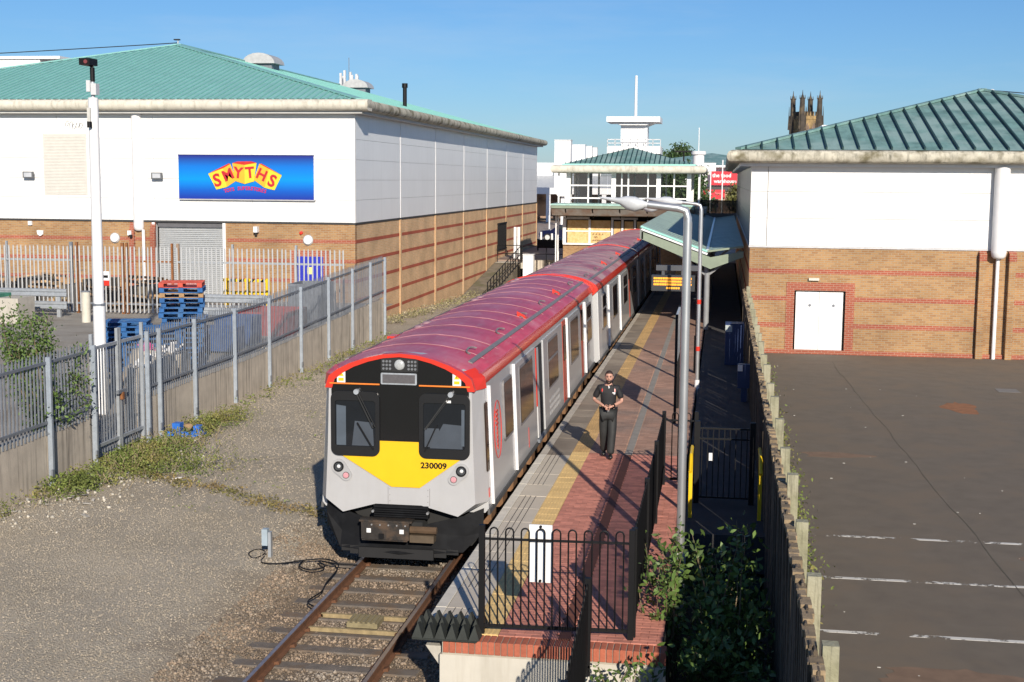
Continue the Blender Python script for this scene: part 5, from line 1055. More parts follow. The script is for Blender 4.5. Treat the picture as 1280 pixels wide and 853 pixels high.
MB(pvn).box(-5.55, 3.45, 84.5, 88.2, 4.78, 4.88).build('roof_edge', mat('pale_teal_edge', (.35, .55, .5), .5), pvn); MB(pvn).box(-5.5, 3.4, 84.53, 84.6, 4.6, 4.77).build('fascia', palegreen, pvn)
for x in (-4.6, -2.9, -1.2, .5): MB(pvn).bar((x, 84.6, 4.55), (x, 85.3, 4.0), .06).build('strut', blackp, pvn)
MB(pvn).box(-4.9, 3.3, 87.4, 88, 2.2, 4.2).build('recess_wall', dark, pvn); MB(pvn).box(-5.0, 3.3, 87.0, 88, .3, 2.25).build('brick_wall', buffX, pvn)
osb = mat('chipboard', (.66, .42, .17), .8, .2, 14, col2=(.74, .52, .25), cover=.5, rand=.1)
pn = [(-4.72, -3.35), (-3.22, -1.95)]
for x0, x1 in pn:
    MB(pvn).box(x0, x1, 86.92, 87.0, 2.35, 3.05).build('window_board', osb, pvn); MB(pvn).box(x0, x1, 86.92, 87.0, 3.15, 3.8).build('window_board', osb, pvn)
for x0, x1 in ((-1.72, -1.3), (-1.05, -.5), (-.25, .35), (.55, 1.1)): MB(pvn).box(x0, x1, 86.92, 87.0, 2.35, 3.75).build('window_board', osb, pvn)
for x in (-4.87, -3.285, -1.83, -1.18, -.38, .45, 1.2): MB(pvn).box(x - (.15 if x < -4.5 else .07), x + .07, 86.85, 87.0, 2.25, 3.85).build('window_post', whitep, pvn)
MB(pvn).box(-5.0, 1.3, 86.84, 87, 2.22, 2.34).build('window_sill', whitep, pvn); MB(pvn).box(-4.8, -1.9, 86.88, 87, 3.06, 3.14).build('window_rail', whitep, pvn); MB(pvn).box(-5, -3.3, 86.82, 87, 3.86, 4.02).build('sign_blank', lampgrey, pvn); MB(pvn).box(-1.9, -.2, 86.82, 87, 3.86, 4.0).build('sign_blank', lampgrey, pvn)
b = MB(pvn); zz = 2.92
for r_, n in ((0, 4), (1, 2), (2, 9)):
    for k in range(n): x = -3.1 + k * (.2 if r_ == 0 else .12) + (.0 if r_ != 1 else .1); z = 2.92 - r_ * .2; b.bar((x, 86.91, z - .07), (x + .05, 86.91, z + .06), .03, .012); b.bar((x, 86.91, z + random.uniform(-.04, .05)), (x + .1, 86.91, z + random.uniform(-.05, .05)), .03, .012); b.bar((x + .08, 86.91, z - .06), (x + .09, 86.91, z + .05), .025, .012)
b.build('graffiti', blackp, pvn)
MB(pvn).box(-5.42, -5.34, 86.2, 86.28, .4, 4.1).build('corner_post', whitep, pvn)
# ------------------------------------------------------------ lookout tower behind the pavilion
tw = thing('mast_tower', 'white flat capped tower with a tall mast behind the pavilion', 'tower', (-2.3, 118, .9))
MB(tw).box(-4.0, -.2, 116, 121, .9, 8.6).build('tower_base', mat('brown_grey_cladding', (.018, .018, .018), .6, .1), tw); MB(tw).box(-7.7, -6.4, 118, 121, .9, 7.4).build('side_shaft', mat('dark_cladding', (.03, .032, .035), .6), tw)
MB(tw).box(-4.7, -.2, 115.8, 120, 8.6, 9.25).build('balcony', whitep, tw)
for z in (9.45, 9.75): MB(tw).box(-4.7, -.2, 115.8, 115.88, z, z + .08).build('balcony_rail', lampgrey, tw)
for k in range(8): MB(tw).box(-4.7 + k * .64, -4.64 + k * .64, 115.8, 115.88, 9.2, 9.8).build('baluster', lampgrey, tw)
MB(tw).box(-3.6, -1.35, 116.4, 119, 9.2, 11.0).build('tower_shaft', whitep, tw); MB(tw).box(-4.75, -.25, 115.4, 120, 11.25, 11.7).build('cap', whitep, tw); MB(tw).prism([(-4.2, 11.25), (-.8, 11.25), (-1.4, 11.0), (-3.6, 11.0)], 'y', 115.8, 119.6).build('cap_underside', whitep, tw)
MB(tw).cyl((-2.4, 117, 11.7), (-2.4, 117, 15.2), .13, .11, n=8).build('mast', whitep, tw)
# ------------------------------------------------------------ far shops
rt = thing('white_arcade', 'white retail arcade with colonnade beyond the left shed corner', 'building', (-20, 176, .9))
MB(rt).box(-42, -5, 182, 215, .9, 8.6).build('wall', mat('off_white_render', (.72, .72, .72), .6, .05, .3), rt); MB(rt).box(-40, -6, 180.6, 182, 1.2, 4.6).build('shop_front', mat('shop_dark', (.14, .1, .08), .4, .6, .5, col2=(.5, .33, .22), cover=.5), rt)
MB(rt).prism([(174, 5.2), (182, 6.9), (182, 6.6), (174, 4.9)], 'x', -40, -6).build('canopy_roof', mat('canopy_grey', (.5, .52, .53), .5), rt); MB(rt).box(-40, -6, 173.9, 174.3, 4.5, 5.3).build('canopy_beam', whitep, rt)
for k in range(14): MB(rt).box(-39 + k * 2.4, -38.45 + k * 2.4, 174, 174.4, .9, 4.6).build('column', whitep, rt)
for k in range(5): MB(rt).box(-37 + k * 6.5, -34 + k * 6.5, 181.8, 182, 6.9, 8.2).build('upper_window', mat('window_grey', (.25, .28, .3), .2), rt)
for i, (x, y, zt, w_) in enumerate(((-15.9, 135, 9.9, 1.4), (-13.7, 160, 10.95, 1.9), (-16.0, 199, 11.4, 2.0), (-18.3, 236, 12.1, 1.6), (-20.3, 268, 12.6, 1.5))):
    t = thing('white_pylon', ['white box pylon just behind the left shed corner', 'tallest looking white box pylon of the row, nearest after the corner', 'second white box pylon in the row of four', 'third, narrower white box pylon in the row of four', 'last and smallest white box pylon, next to the green pyramid roof'][i], 'pylon', (x, y, .9), 'row of white box pylons')
    MB(t).box(x - w_ / 2, x + w_ / 2, y, y + w_, 5.0 if i < 2 else .9, zt).build('shaft', whitep, t); MB(t).box(x - w_ / 2 - .05, x + w_ / 2 + .05, y - .05, y + w_ + .05, zt, zt + .1).build('cap', lampgrey, t)
    if i < 2: MB(t).prism([(x - w_ / 2, 5.0), (x + w_ / 2, 5.0), (x + w_ / 4, 4.4), (x - w_ / 4, 4.4)], 'y', y, y + w_).build('base', whitep, t); MB(t).box(x - .2, x + .2, y + .6, y + 1, .9, 4.5).build('leg', whitep, t)
fw = thing('food_shop', 'low white shop with green roof and red food warehouse signs', 'building', (4, 200, .9))
MB(fw).box(-8, 16, 200, 240, .9, 8.3).build('wall', MATS['off_white_render'], fw)
b, ra, rb_ = hip((-10.5, 17, 199, 241), 8.5, .3); b.o = Vector(fw.location); b.v = [(x, y, min(z, 10.6)) for x, y, z in b.v]; b.build('roof', dkgreen, fw)
MB(fw).box(-10, 17, 198.6, 199.2, 8.3, 8.6).build('eaves', whitep, fw); MB(fw).box(-6, 14, 198.8, 200, .9, 4.8).build('shop_front', MATS['shop_dark'], fw); MB(fw).box(1, 9, 199.2, 199.9, 4.9, 5.5).build('band', mat('dark_band', (.05, .05, .05), .5), fw)
t = thing('food_sign', 'red sign reading the food warehouse on the white wall', 'sign', (5.3, 199, 6.7)); rs = mat('sign_red', (.7, .03, .045), .4, .05); MB(t).box(3.3, 7.4, 198.6, 199, 5.75, 7.7).build('panel', rs, t); text('lettering', 'the food', .78, whitep, t, (4.9, 198.55, 7.12), FRONT, .02, off=.02); text('lettering', 'warehouse', .72, whitep, t, (5.4, 198.55, 6.3), FRONT, .02, off=.02)
t = thing('red_banner', 'lower red shop banner with a pale logo under the food warehouse sign', 'sign', (3.8, 196, 4.5)); MB(t).box(2.4, 5.4, 196, 196.2, 3.8, 5.1).build('panel', rs, t); MB(t).lathe((3.1, 195.95, 4.45), [(.05, 0), (.36, .01), (.38, .04)], 14, 'y').build('logo', whitep, t); text('lettering', 'food', .5, mat('sign_pink', (.7, .35, .35), .5), t, (4.5, 195.95, 4.6), FRONT, .01)
tt = thing('roof_turret', 'white round turret with a thin mast on the green roofed shop', 'turret', (2.4, 150, .9)); MB(tt).cyl((2.4, 150, .9), (2.4, 150, 9.3), .62, n=16).build('drum', whitep, tt, smooth=True); MB(tt).cyl((2.4, 150, 9.2), (2.4, 150, 9.55), .8, n=16).build('cap', whitep, tt, smooth=True); MB(tt).cyl((2.4, 150, 9.5), (2.4, 150, 12.1), .05, n=6).build('mast', whitep, tt); MB(tt).box(2.2, 4.3, 149.6, 150.4, 7.4, 8.3).build('block', whitep, tt)
for i, (x, y, z) in enumerate(((3.35, 105, 7.6), (4.1, 112, 7.4), (5.05, 108, 8.0))):
    t = tag(MB().cyl((x, y, .9), (x, y, z), .055, n=8).build('flag_pole', whitep, smooth=True), ['thin white pole left of the red food sign', 'short thin white pole in front of the red banner', 'thin white pole crossing the red food sign'][i], 'pole', 'thin white poles by the red signs')
t = thing('twin_lamp', 'dark twin headed lamp column behind the pavilion roof', 'street lamp', (.8, 150, .9)); MB(t).cyl((.8, 150, .9), (.8, 150, 9.5), .08).build('pole', blackp, t); MB(t).box(-.2, 1.8, 149.9, 150.1, 9.45, 9.6).build('head', blackp, t)
t = thing('walkway_balustrade', 'dark glass balustrade between the canopy and the red signs', 'balustrade', (4.5, 97, .9)); MB(t).box(3.2, 6.1, 97, 97.05, 4.1, 4.95).build('glass', MATS['dark_glass'], t); MB(t).box(3.2, 6.1, 96.95, 97.1, 4.95, 5.02).build('handrail', blackp, t); MB(t).box(3.2, 6.1, 96.5, 97.6, 3.4, 4.1).build('deck_edge', mat('deck_blue_grey', (.12, .15, .18), .6), t)
for k in range(7): MB(t).box(3.2 + k * .48, 3.24 + k * .48, 96.96, 97, 4.1, 4.95).build('post', blackp, t)
# church tower
ch = thing('church_tower', 'dark gothic stone church tower with crowned corner turrets above the right roof', 'church tower', (28.05, 400, 0), rz=R(25)); sm_ = mat('blackened_sandstone', (.33, .225, .1), .9, .4, .7, col2=(.075, .06, .045), cover=.52); smd = mat('dark_sandstone', (.06, .05, .04), .9, .35, .8, col2=(.16, .12, .07), cover=.6)
hw = 2.85
MB().box(-hw, hw, -hw, hw, -1, 24.9).build('shaft', sm_, ch)
for z in (20.6, 23.9): MB().box(-hw - .15, hw + .15, -hw - .15, hw + .15, z, z + .3).build('string_course', sm_, ch)
for k in range(2):
    x = -1.05 + k * 2.1; MB().prism([(x - .6, 16.2), (x + .6, 16.2), (x + .6, 21.6), (x, 22.9), (x - .6, 21.6)], 'y', -hw - .06, -hw).build('belfry_window', mat('belfry_shade', (.18, .13, .11), .9, .3, 1), ch); MB().box(x - .08, x + .08, -hw - .14, -hw, 16.2, 22.4).build('mullion', sm_, ch)
for k in range(5):
    MB().box(-hw + .55 + k * .95, -hw + 1.05 + k * .95, -hw - .08, -hw + .3, 24.9, 26.1).build('merlon', sm_, ch); MB().box(-hw - .08, -hw + .3, -hw + .55 + k * .95, -hw + 1.05 + k * .95, 24.9, 26.1).build('merlon', smd, ch)
for sx in (-1, 1):
    for sy in (-1, 1):
        x, y = sx * (hw - .1), sy * (hw - .1); MB().cyl((x, y, 0), (x, y, 25), .95, n=8).build('corner_buttress', smd, ch); MB().cyl((x, y, 25), (x, y, 29.9), .78, .72, n=8).build('turret', smd, ch)
        b = MB()
        for a in range(8): aa = a * math.pi / 4; b.cyl((x + .78 * math.cos(aa), y + .78 * math.sin(aa), 29.6), (x + .8 * math.cos(aa), y + .8 * math.sin(aa), 30.7), .13, .02, n=4)
        b.cyl((x, y, 29.8), (x, y, 32.1), .26, .04, n=6); b.build('turret_crown', smd, ch)
        for d_ in (-1, 1): MB().cyl((x + d_ * 1.0, y + sy * .35, 21), (x + d_ * 1.0, y + sy * .35, 27.6), .3, .04, n=5).build('pinnacle', smd, ch)
# ------------------------------------------------------------ concourse edge
cr_ = thing('parked_car', 'dark navy hatchback parked beyond the left shed corner', 'car', (-9.0, 121.5, .9)); navyc = mat('navy_car_paint', (.008, .012, .05), .2, .1, coat=.6)
bodyp = [(-2.1, .35), (-2.12, .7), (-1.95, .88), (-1.0, .98), (2.05, 1.0), (2.1, .6), (2.05, .32)]; cabp = [(-1.05, .97), (-.3, 1.44), (1.2, 1.48), (1.95, 1.0)]
P = lambda q: [(-9.0 + a, .9 + b_) for a, b_ in q]
MB(cr_).prism(P(bodyp), 'y', 120.7, 122.4).build('body', navyc, cr_); MB(cr_).prism(P(cabp), 'y', 120.85, 122.25).build('cabin', navyc, cr_)
gl_ = mat('car_glass', (.03, .04, .05), .08, .1); MB(cr_).prism(P([(-.72, 1.02), (-.22, 1.36), (.4, 1.39), (.4, 1.02)]), 'y', 120.83, 120.86).build('window', gl_, cr_); MB(cr_).prism(P([(.48, 1.02), (.48, 1.39), (1.1, 1.4), (1.6, 1.02)]), 'y', 120.83, 120.86).build('window', gl_, cr_)
for x in (-1.35, 1.3):
    w_ = MB(cr_).cyl((-9.0 + x, 120.66, 1.22), (-9.0 + x, 120.9, 1.22), .33, n=18).build('wheel', mat('tyre', (.02, .02, .02), .8), cr_); MB(cr_).cyl((-9.0 + x, 120.64, 1.22), (-9.0 + x, 120.67, 1.22), .22, n=14).build('rim', lampgrey, w_)
MB(cr_).box(-11.1, -10.8, 120.72, 121.1, 1.52, 1.65).build('headlight', mat('car_lamp', (.6, .6, .62), .2), cr_); MB(cr_).box(-11.14, -10.9, 120.75, 122.3, 1.32, 1.42).build('number_plate', whitep, cr_)
for i, (x, y) in enumerate(((-8.6, 110), (-9.9, 113), (-10.6, 150), (-12.2, 150), (-13.9, 150))):
    tag(MB().cyl((x, y, .9), (x, y, 2.0 if i < 2 else 2.4), .09, n=8).build('bollard', whitep), ['white bollard in front of the navy car door', 'white bollard by the front wheel of the navy car', 'white post on the paving right of the arcade', 'middle white post on the paving by the arcade', 'white post on the paving nearest the left shed'][i], 'bollard', 'white posts on the far paving')
def pipe_rail(name, label, pts, h=1.1, step=1.5, mid=(.55,)):
    t = thing(name, label, 'railing', pts[0], 'black tubular railings by the left shed')
    for a, b_ in zip(pts[:-1], pts[1:]):
        a, b_ = Vector(a), Vector(b_)
        for z in (h,) + mid: MB(t).cyl(a + Vector((0, 0, z)), b_ + Vector((0, 0, z)), .03, n=6).build('rail', blackp, t)
        n = max(1, round((b_ - a).length / step))
        for k in range(n + 1): p = a.lerp(b_, k / n); MB(t).cyl(p, p + Vector((0, 0, h)), .032, n=6).build('post', blackp, t)
    return t
pipe_rail('stair_railing', 'black handrail on the track side of the steps beside the left shed', [(-8.3, 77.5, -.75), (-8.3, 90.5, .75)], 1.15, 1.05, (.6, .12))
pipe_rail('landing_railing', 'black railing across the end of the track bed in front of the pavilion', [(-8.3, 91, .75), (-3.2, 91, .75)], 1.15, 1.6, (.6,))
pipe_rail('landing_railing', 'short black railing at the head of the steps against the shed wall', [(-10.0, 91.2, .75), (-8.3, 91.2, .75)], 1.15, 1.6, (.6,))
stw = struct(MB().box(-10.1, -8.2, 91, 92.3, -1.5, .75).build('landing', conc))
MB().prism([(77.0, -.8), (91, .73), (91, -1.5), (77.0, -1.5)], 'x', -10.15, -8.34).build('ramp', mat('dirty_ramp', (.2, .17, .125), .95, .25, 2, bump=.4, col2=(.14, .13, .07), cover=.55), stw)
struct(MB().box(-8.35, -8.15, 77, 92, -1.6, -.62).build('stair_kerb', concwall)); struct(MB().box(-8.3, 1.4, 92.0, 92.3, -1.6, .88).build('track_end_wall', concwall))
MB().box(-8.3, 1.9, 91.99, 92.2, .88, .9).build('wall_coping', conc)['kind'] = 'structure'
t = thing('trackside_cabinet', 'tall white trackside cabinet beyond the train roof', 'cabinet', (-7.3, 88, -.5)); MB(t).box(-7.7, -7.02, 87.6, 88.2, -.7, 1.45).build('body', whitep, t); MB(t).box(-7.73, -6.99, 87.57, 88.23, 1.45, 1.52).build('lid', lampgrey, t)
t = thing('dark_bin', 'dark box beside the white trackside cabinet', 'box', (-8.2, 90.3, -.6)); MB(t).box(-8.15, -7.8, 89.6, 90.2, -1, .35).build('body', blackp, t); MB(t).box(-8.18, -7.77, 89.57, 90.23, .35, .4).build('lid', dark, t)
t = thing('barred_enclosure', 'black barred gate panel against the shed wall at the head of the steps', 'gate', (-9.9, 93, .9))
for k in range(9): MB(t).bar((-10.15, 92.4 + k * .42, 1.5), (-10.15, 92.4 + k * .42, 3.3), .09).build('bar', blackp, t)
for z in (1.5, 3.3): MB(t).bar((-10.15, 92.3, z), (-10.15, 96, z), .1).build('rail', blackp, t)
for i, x in enumerate((-9.0, -8.75)):
    t = tag(MB().box(x - .09, x + .09, 92.6, 92.7, .9, 3.1 - i * .0).build('notice_post', whitep), ['white upright notice nearest the shed wall at the step head', 'second white upright notice at the step head, beside the railing'][i], 'notice', 'white upright notices')
t = thing('parasol_canvas', 'black low barrier sheet in front of the navy car', 'barrier', (-7, 104, .9)); MB(t).box(-9, -5.2, 104, 104.1, 1.1, 1.75).build('sheet', blackp, t); MB(t).box(-9, -8.9, 104, 104.1, .9, 1.8).build('post', blackp, t); MB(t).box(-5.3, -5.2, 104, 104.1, .9, 1.8).build('post', blackp, t)
# ------------------------------------------------------------ palisade fences
def pale_mesh(w_, h, nm, m_, root):
    return MB().add([(-w_ / 2, 0, 0), (0, -.012, 0), (w_ / 2, 0, 0), (-w_ / 2, 0, h - .09), (0, -.012, h - .07), (w_ / 2, 0, h - .09), (-w_ * .38, -.004, h), (0, -.012, h - .05), (w_ * .38, -.004, h), (-w_ / 2, .006, 0), (w_ / 2, .006, 0), (w_ / 2, .006, h - .09), (-w_ / 2, .006, h - .09)],
        [(0, 1, 4, 3), (1, 2, 5, 4), (3, 4, 7, 6), (4, 5, 8, 7), (9, 10, 11, 12), (0, 3, 12, 9), (2, 10, 11, 5)]).build(nm, m_, root)
pf_ = thing('palisade_fence', 'grey steel palisade fence standing on the stained concrete wall', 'fence', (-8.5, 36, 0)); FX = -8.5
YG0, YG1 = 27.55, 30.35
pl = pale_mesh(.072, 1.72, 'pale', galvp, pf_); k = 0; y = 18
while y < 53.4:
    if not (YG0 - .1 < y < YG1 + .1):
        zt = 2.82 if y < 38 else 2.82 + (y - 38) * .031
        loc = (.04, y - 36, zt - 1.72 + random.uniform(-.012, .012)); ro = (0, random.uniform(-.012, .012), R(90))
        if k == 0: pl.location = loc; pl.rotation_euler = ro
        else: inst(pl, loc, pf_, ro)
        k += 1
    y += .142
zt_ = lambda y: 2.82 if y < 38 else 2.82 + (y - 38) * .031
PO = [18.7, 21.9, 25.55, YG0, YG1, 31.05, 33.3, 36.25, 39.2, 42.35, 45.5, 48.6, 51.2, 53.5]
for y0, y1 in zip(PO[:-1], PO[1:]):
    if y0 == YG0: continue
    for d in (-.22, -1.45): MB(pf_).bar((FX + .07, y0, zt_(y0) + d), (FX + .07, y1, zt_(y1) + d), .04, .055).build('fence_rail', galvd, pf_)
    MB(pf_).box(FX - .13, FX + .03, y0 + .01, y1 - .01, -.6, 1.2 + max(0, (y0 + y1) / 2 - 38) * .02).build('concrete_panel', concwall, pf_)
for y in PO:
    MB(pf_).box(FX + .07, FX + .17, y - .035, y + .035, -.3, zt_(y) - .1).build('fence_post', mat('post_steel', (.36, .41, .47), .45, .12, 7, metal=.3, streak=.3, scol=(.2, .19, .17)), pf_)
for y in PO[2:12]: MB(pf_).box(FX + .165, FX + .2, y - .12, y - .03, .25, .4).build('bracket', galvd, pf_)
b = MB(pf_)
for y in (53.6,): b.box(FX - .2, FX + .1, y, y + .2, -.5, 1.3)
b.build('end_block', concwall, pf_)
gt = thing('palisade_gate', 'double leaf grey palisade gate in the fence with a padlock', 'gate', (FX, 28.9, .1)); gp = pale_mesh(.072, 2.45, 'pale', galvp, gt); k = 0; y = YG0 + .16
while y < YG1 - .1:
    if abs(y - 28.98) > .06:
        loc = (-.02, y - 28.9, .1); ro = (0, 0, R(90))
        if k == 0: gp.location = loc; gp.rotation_euler = ro
        else: inst(gp, loc, gt, ro)
        k += 1
    y += .14
for z in (.42, 2.62): MB(gt).box(FX + .0, FX + .05, YG0 + .1, YG1 - .1, z - .035, z + .035).build('gate_rail', galv, gt)
for y in (YG0 + .1, 28.93, 29.03, YG1 - .1): MB(gt).box(FX - .01, FX + .06, y - .035, y + .035, .15, 2.95).build('gate_stile', galv, gt)
MB(gt).box(FX + .05, FX + .12, 28.75, 29.2, 1.45, 1.52).build('bolt', galvd, gt); MB(gt).box(FX + .07, FX + .13, 28.93, 29.03, 1.3, 1.47).build('padlock', rust, gt)
bk_ = thing('back_palisade', 'pale palisade fence across the yard in front of the brick wall, with some rusty posts', 'fence', (-17, 49, 1.1)); bp = pale_mesh(.058, 2.55, 'pale', mat('pale_galvanised', (.42, .43, .435), .5, .08), bk_); k = 0; x = -25.5
while x < -8.8:
    if not (-15.58 < x < -15.42): 
        loc = (x + 17, -.05, .08 + random.uniform(-.01, .01))
        if k == 0: bp.location = loc
        else: inst(bp, loc, bk_, (0, random.uniform(-.008, .008), 0))
        k += 1
    x += .172
for x0, x1, m_ in ((-25.5, -19.68, galv), (-19.55, -17.58, rust), (-17.46, -15.64, rust), (-15.36, -8.8, galv)):
    for z in (1.5, 3.15): MB(bk_).box(x0, x1, 49.0, 49.05, z - .035, z + .035).build('fence_rail', m_ if z > 2 else galvd, bk_)
for x, m_, w_ in ((-22.4, galv, .06), (-19.73, galvd, .12), (-19.5, rust, .09), (-17.63, rust, .11), (-17.45, rust, .08), (-15.62, rust, .07), (-15.38, mat('part_rusted_post', (.3, .25, .2), .7, .2, 2, col2=(.3, .14, .05)), .1), (-13.2, galv, .07), (-10.7, galv, .07)): MB(bk_).box(x - w_ / 2, x + w_ / 2, 49.05, 49.15, 1.0, 3.85).build('fence_post', m_, bk_)
MB(bk_).box(-18.45, -18.1, 48.9, 48.92, 2.2, 2.75).build('warning_notice', whitep, bk_, label='red and white warning notice'); MB(bk_).box(-18.45, -18.1, 48.89, 48.9, 2.2, 2.4).build('notice_band', red, bk_); MB(bk_).box(-18.4, -18.15, 48.89, 48.9, 2.5, 2.6).build('notice_text', blackp, bk_)
# ------------------------------------------------------------ yard clutter
def pallet(label, x, y, z, rz, m_, group='pallets stacked in the yard'):
    t = thing('pallet', label, 'pallet', (x, y, z), group, rz); o = MB()
    for k in range(5): o.box(-.6, .6, -.5 + k * .225, -.5 + k * .225 + .1 + (.04 if k in (0, 4) else 0), .118, .14)
    o.build('deck', m_, t)
    o = MB()
    for a in (-.6, -.07, .46):
        for b_ in (-.5, -.07, .36): o.box(a, a + .14, b_, b_ + .14, .022, .1)
        o.box(a, a + .14, -.5, .5, .1, .118); o.box(a, a + .14, -.5, .5, 0, .022)
    for b_ in (-.5, .4): o.box(-.6, .6, b_, b_ + .1, 0.001, .021)
    o.build('bearers', m_, t); return t
def stack(x, y, z, n, ang, tops, where):
    for k in range(n):
        m_ = tops.get(n - 1 - k, bluep); nm = {0: 'topmost'}.get(n - 1 - k, f'{["", "second", "third", "fourth", "fifth", "sixth", "seventh", "eighth", "ninth", "tenth", "eleventh", "twelfth", "thirteenth", "fourteenth", "fifteenth", "sixteenth", "seventeenth"][n - 1 - k + 1 - 1] or ""}-from-top')
        ords = ['topmost', 'second from the top', 'third from the top', 'fourth from the top', 'fifth from the top', 'sixth from the top', 'seventh from the top', 'eighth from the top', 'ninth from the top', 'tenth from the top', 'eleventh from the top', 'twelfth from the top', 'thirteenth from the top', 'fourteenth from the top', 'fifteenth from the top', 'bottom but one', 'bottom']
        cn_ = 'red' if m_ is redpal else 'bare wooden' if m_ is woodp else 'blue'
        pallet(f'{cn_} wooden pallet, {ords[n - 1 - k]} of {where}', x + random.uniform(-.05, .05), y + random.uniform(-.05, .05), z + k * .1425, ang + random.uniform(-.06, .06), m_)
stack(-10.05, 36.6, 1.0, 17, R(18), {0: redpal, 2: woodp}, 'the tall stack')
stack(-11.5, 36.1, .9, 10, R(14), {}, 'the low left stack'); stack(-10.15, 35.2, .85, 10, R(20), {}, 'the low right stack')
def crate(label, x, y, z, sx, sy, sz, m_, group=None):
    t = thing('crate', label, 'crate', (x, y, z), group); b = MB(t); b.box(x - sx / 2, x + sx / 2, y - sy / 2, y - sy / 2 + .04, z, z + sz); b.box(x - sx / 2, x + sx / 2, y + sy / 2 - .04, y + sy / 2, z, z + sz); b.box(x - sx / 2, x - sx / 2 + .04, y - sy / 2 + .041, y + sy / 2 - .041, z, z + sz); b.box(x + sx / 2 - .04, x + sx / 2, y - sy / 2 + .041, y + sy / 2 - .041, z, z + sz); b.build('sides', m_, t)
    MB(t).box(x - sx / 2 - .02, x + sx / 2 + .02, y - sy / 2 - .02, y - sy / 2, z + sz - .1, z + sz).build('rim', m_, t); MB(t).box(x - sx / 2 + .05, x + sx / 2 - .05, y - sy / 2 + .05, y + sy / 2 - .05, z, z + .05).build('floor', m_, t); return t
bc = mat('blue_crate_plastic', (.025, .075, .22), .6, .2, 3)
crate('large blue plastic crate behind the palisade fence, beside the pallets', -10.1, 39.6, 1.1, 1.2, 1, .7, bc); crate('second blue plastic crate further along behind the fence', -10.1, 41.2, 1.1, 1.2, 1, .9, bc)
crate('long red bin behind the palisade fence past the blue crates', -10.0, 44.4, 1.1, 1.7, 2.2, .8, mat('red_bin', (.33, .045, .04), .6, .25, 3)); crate('grey storage cage behind the far end of the palisade fence', -9.6, 47.4, 1.1, 1.2, 1.6, 1.5, galvd)
sack = mat('dirty_sack', (.42, .38, .32), .85, .25, 3, col2=(.3, .22, .14), cover=.6)
for i, (x, y, s_) in enumerate(((-9.25, 31.9, 1), (-9.3, 33.0, 1.05), (-9.35, 34.1, .95), (-10.0, 34.0, 1))):
    t = thing('rubble_bag', ['pale rubble bag right behind the gate post', 'pale rubble bag second along behind the fence', 'pale rubble bag next to the blue pallets', 'pale rubble bag behind the other bags'][i], 'rubble bag', (x, y, float(yz(x, y))), 'pale rubble bags behind the fence'); z = float(yz(x, y))
    b = MB(t).lathe((x, y, z), [(.44, -.1), (.52, .1), (.53, .6), (.49, 1.3 * s_), (.44, 1.42 * s_), (.4, 1.5 * s_), (.2, 1.4 * s_), (.02, 1.52 * s_)], 14)
    for q in range(len(b.v)): v = b.v[q]; b.v[q] = (v[0] + random.uniform(-.03, .03), v[1] + random.uniform(-.03, .03), v[2] + random.uniform(-.03, .03))
    b.build('sack', sack, t, smooth=True); c2 = MB(t)
    for q in range(16): a = random.random() * 6.28; r_ = random.random() * .32; c2.bar((x + r_ * math.cos(a), y + r_ * math.sin(a), z + 1.4), (x + r_ * math.cos(a) + random.uniform(-.2, .2), y + r_ * math.sin(a) + random.uniform(-.2, .2), z + random.uniform(1.5, 1.7)), .06, .03)
    c2.build('rubble', random.choice([woodp, whitep, mat('pink_scrap', (.6, .1, .3), .6)]), t)
def armco(label, x0, x1, y):
    t = thing('crash_barrier', label, 'barrier', ((x0 + x1) / 2, y, 1.1), 'steel crash barriers in the yard')
    for z in (1.55, 2.02): MB(t).prism([(y, z - .15), (y - .05, z - .12), (y - .05, z - .05), (y, z), (y - .05, z + .05), (y - .05, z + .12), (y, z + .15), (y + .01, z + .15), (y + .01, z), (y + .01, z - .15)], 'x', x0, x1).build('beam', galv, t)
    for x in (x0 + .3, x1 - .35): MB(t).box(x - .07, x + .07, y + .01, y + .12, 1.0, 2.1).build('post', galv, t)
armco('steel crash barrier at the left edge in front of the back fence', -25, -19.1, 47.4); armco('steel crash barrier behind the pallet stack', -14.0, -10.8, 46.5)
t = thing('yard_bollard', 'cream round bollard beside the white camera pole', 'bollard', (-17.65, 46.0, 1.1)); MB(t).cyl((-17.65, 46.0, 1.0), (-17.65, 46.0, 2.2), .16, n=14).build('tube', mat('cream_paint', (.6, .57, .48), .5, .1), t, smooth=True); MB(t).cyl((-17.65, 46.0, 2.2), (-17.65, 46.0, 2.24), .17, n=14).build('cap', galvd, t)
t = thing('yellow_guard', 'yellow and black guard rail in front of the brick wall', 'guard rail', (-15, 52, 1.1))
for z in (2.2, 1.7): MB(t).box(-14.7, -12.8, 52, 52.08, z, z + .12).build('rail', yellow, t)
for x in (-14.65, -13.75, -12.9): MB(t).box(x, x + .14, 51.95, 52.12, 1.0, 2.35).build('post', yellow, t)
for k in range(4): MB(t).prism([(-14.5 + k * .45, 2.2), (-14.35 + k * .45, 2.2), (-14.25 + k * .45, 2.32), (-14.4 + k * .45, 2.32)], 'y', 51.99, 52.0).build('stripe', blackp, t)
lum = mat('stacked_timber', (.33, .22, .12), .85, .3, 9, col2=(.16, .11, .08), rand=.4)
tb = thing('timber_pile', 'pile of loose timber and scrap behind the back fence', 'timber pile', (-20, 52, 1.1)); b = MB(tb)
for i in range(70): x = random.uniform(-27, -18.3); y = random.uniform(50.6, 53); z = 1.1 + random.random() ** 1.5 * 1.3; b.bar((x, y, z), (x + random.uniform(.5, 2), y + random.uniform(-.4, .4), z + random.uniform(-.15, .15)), random.uniform(.08, .2), random.uniform(.04, .12))
b.build('loose_timber', lum, tb, kind='stuff')
b = MB(tb); 
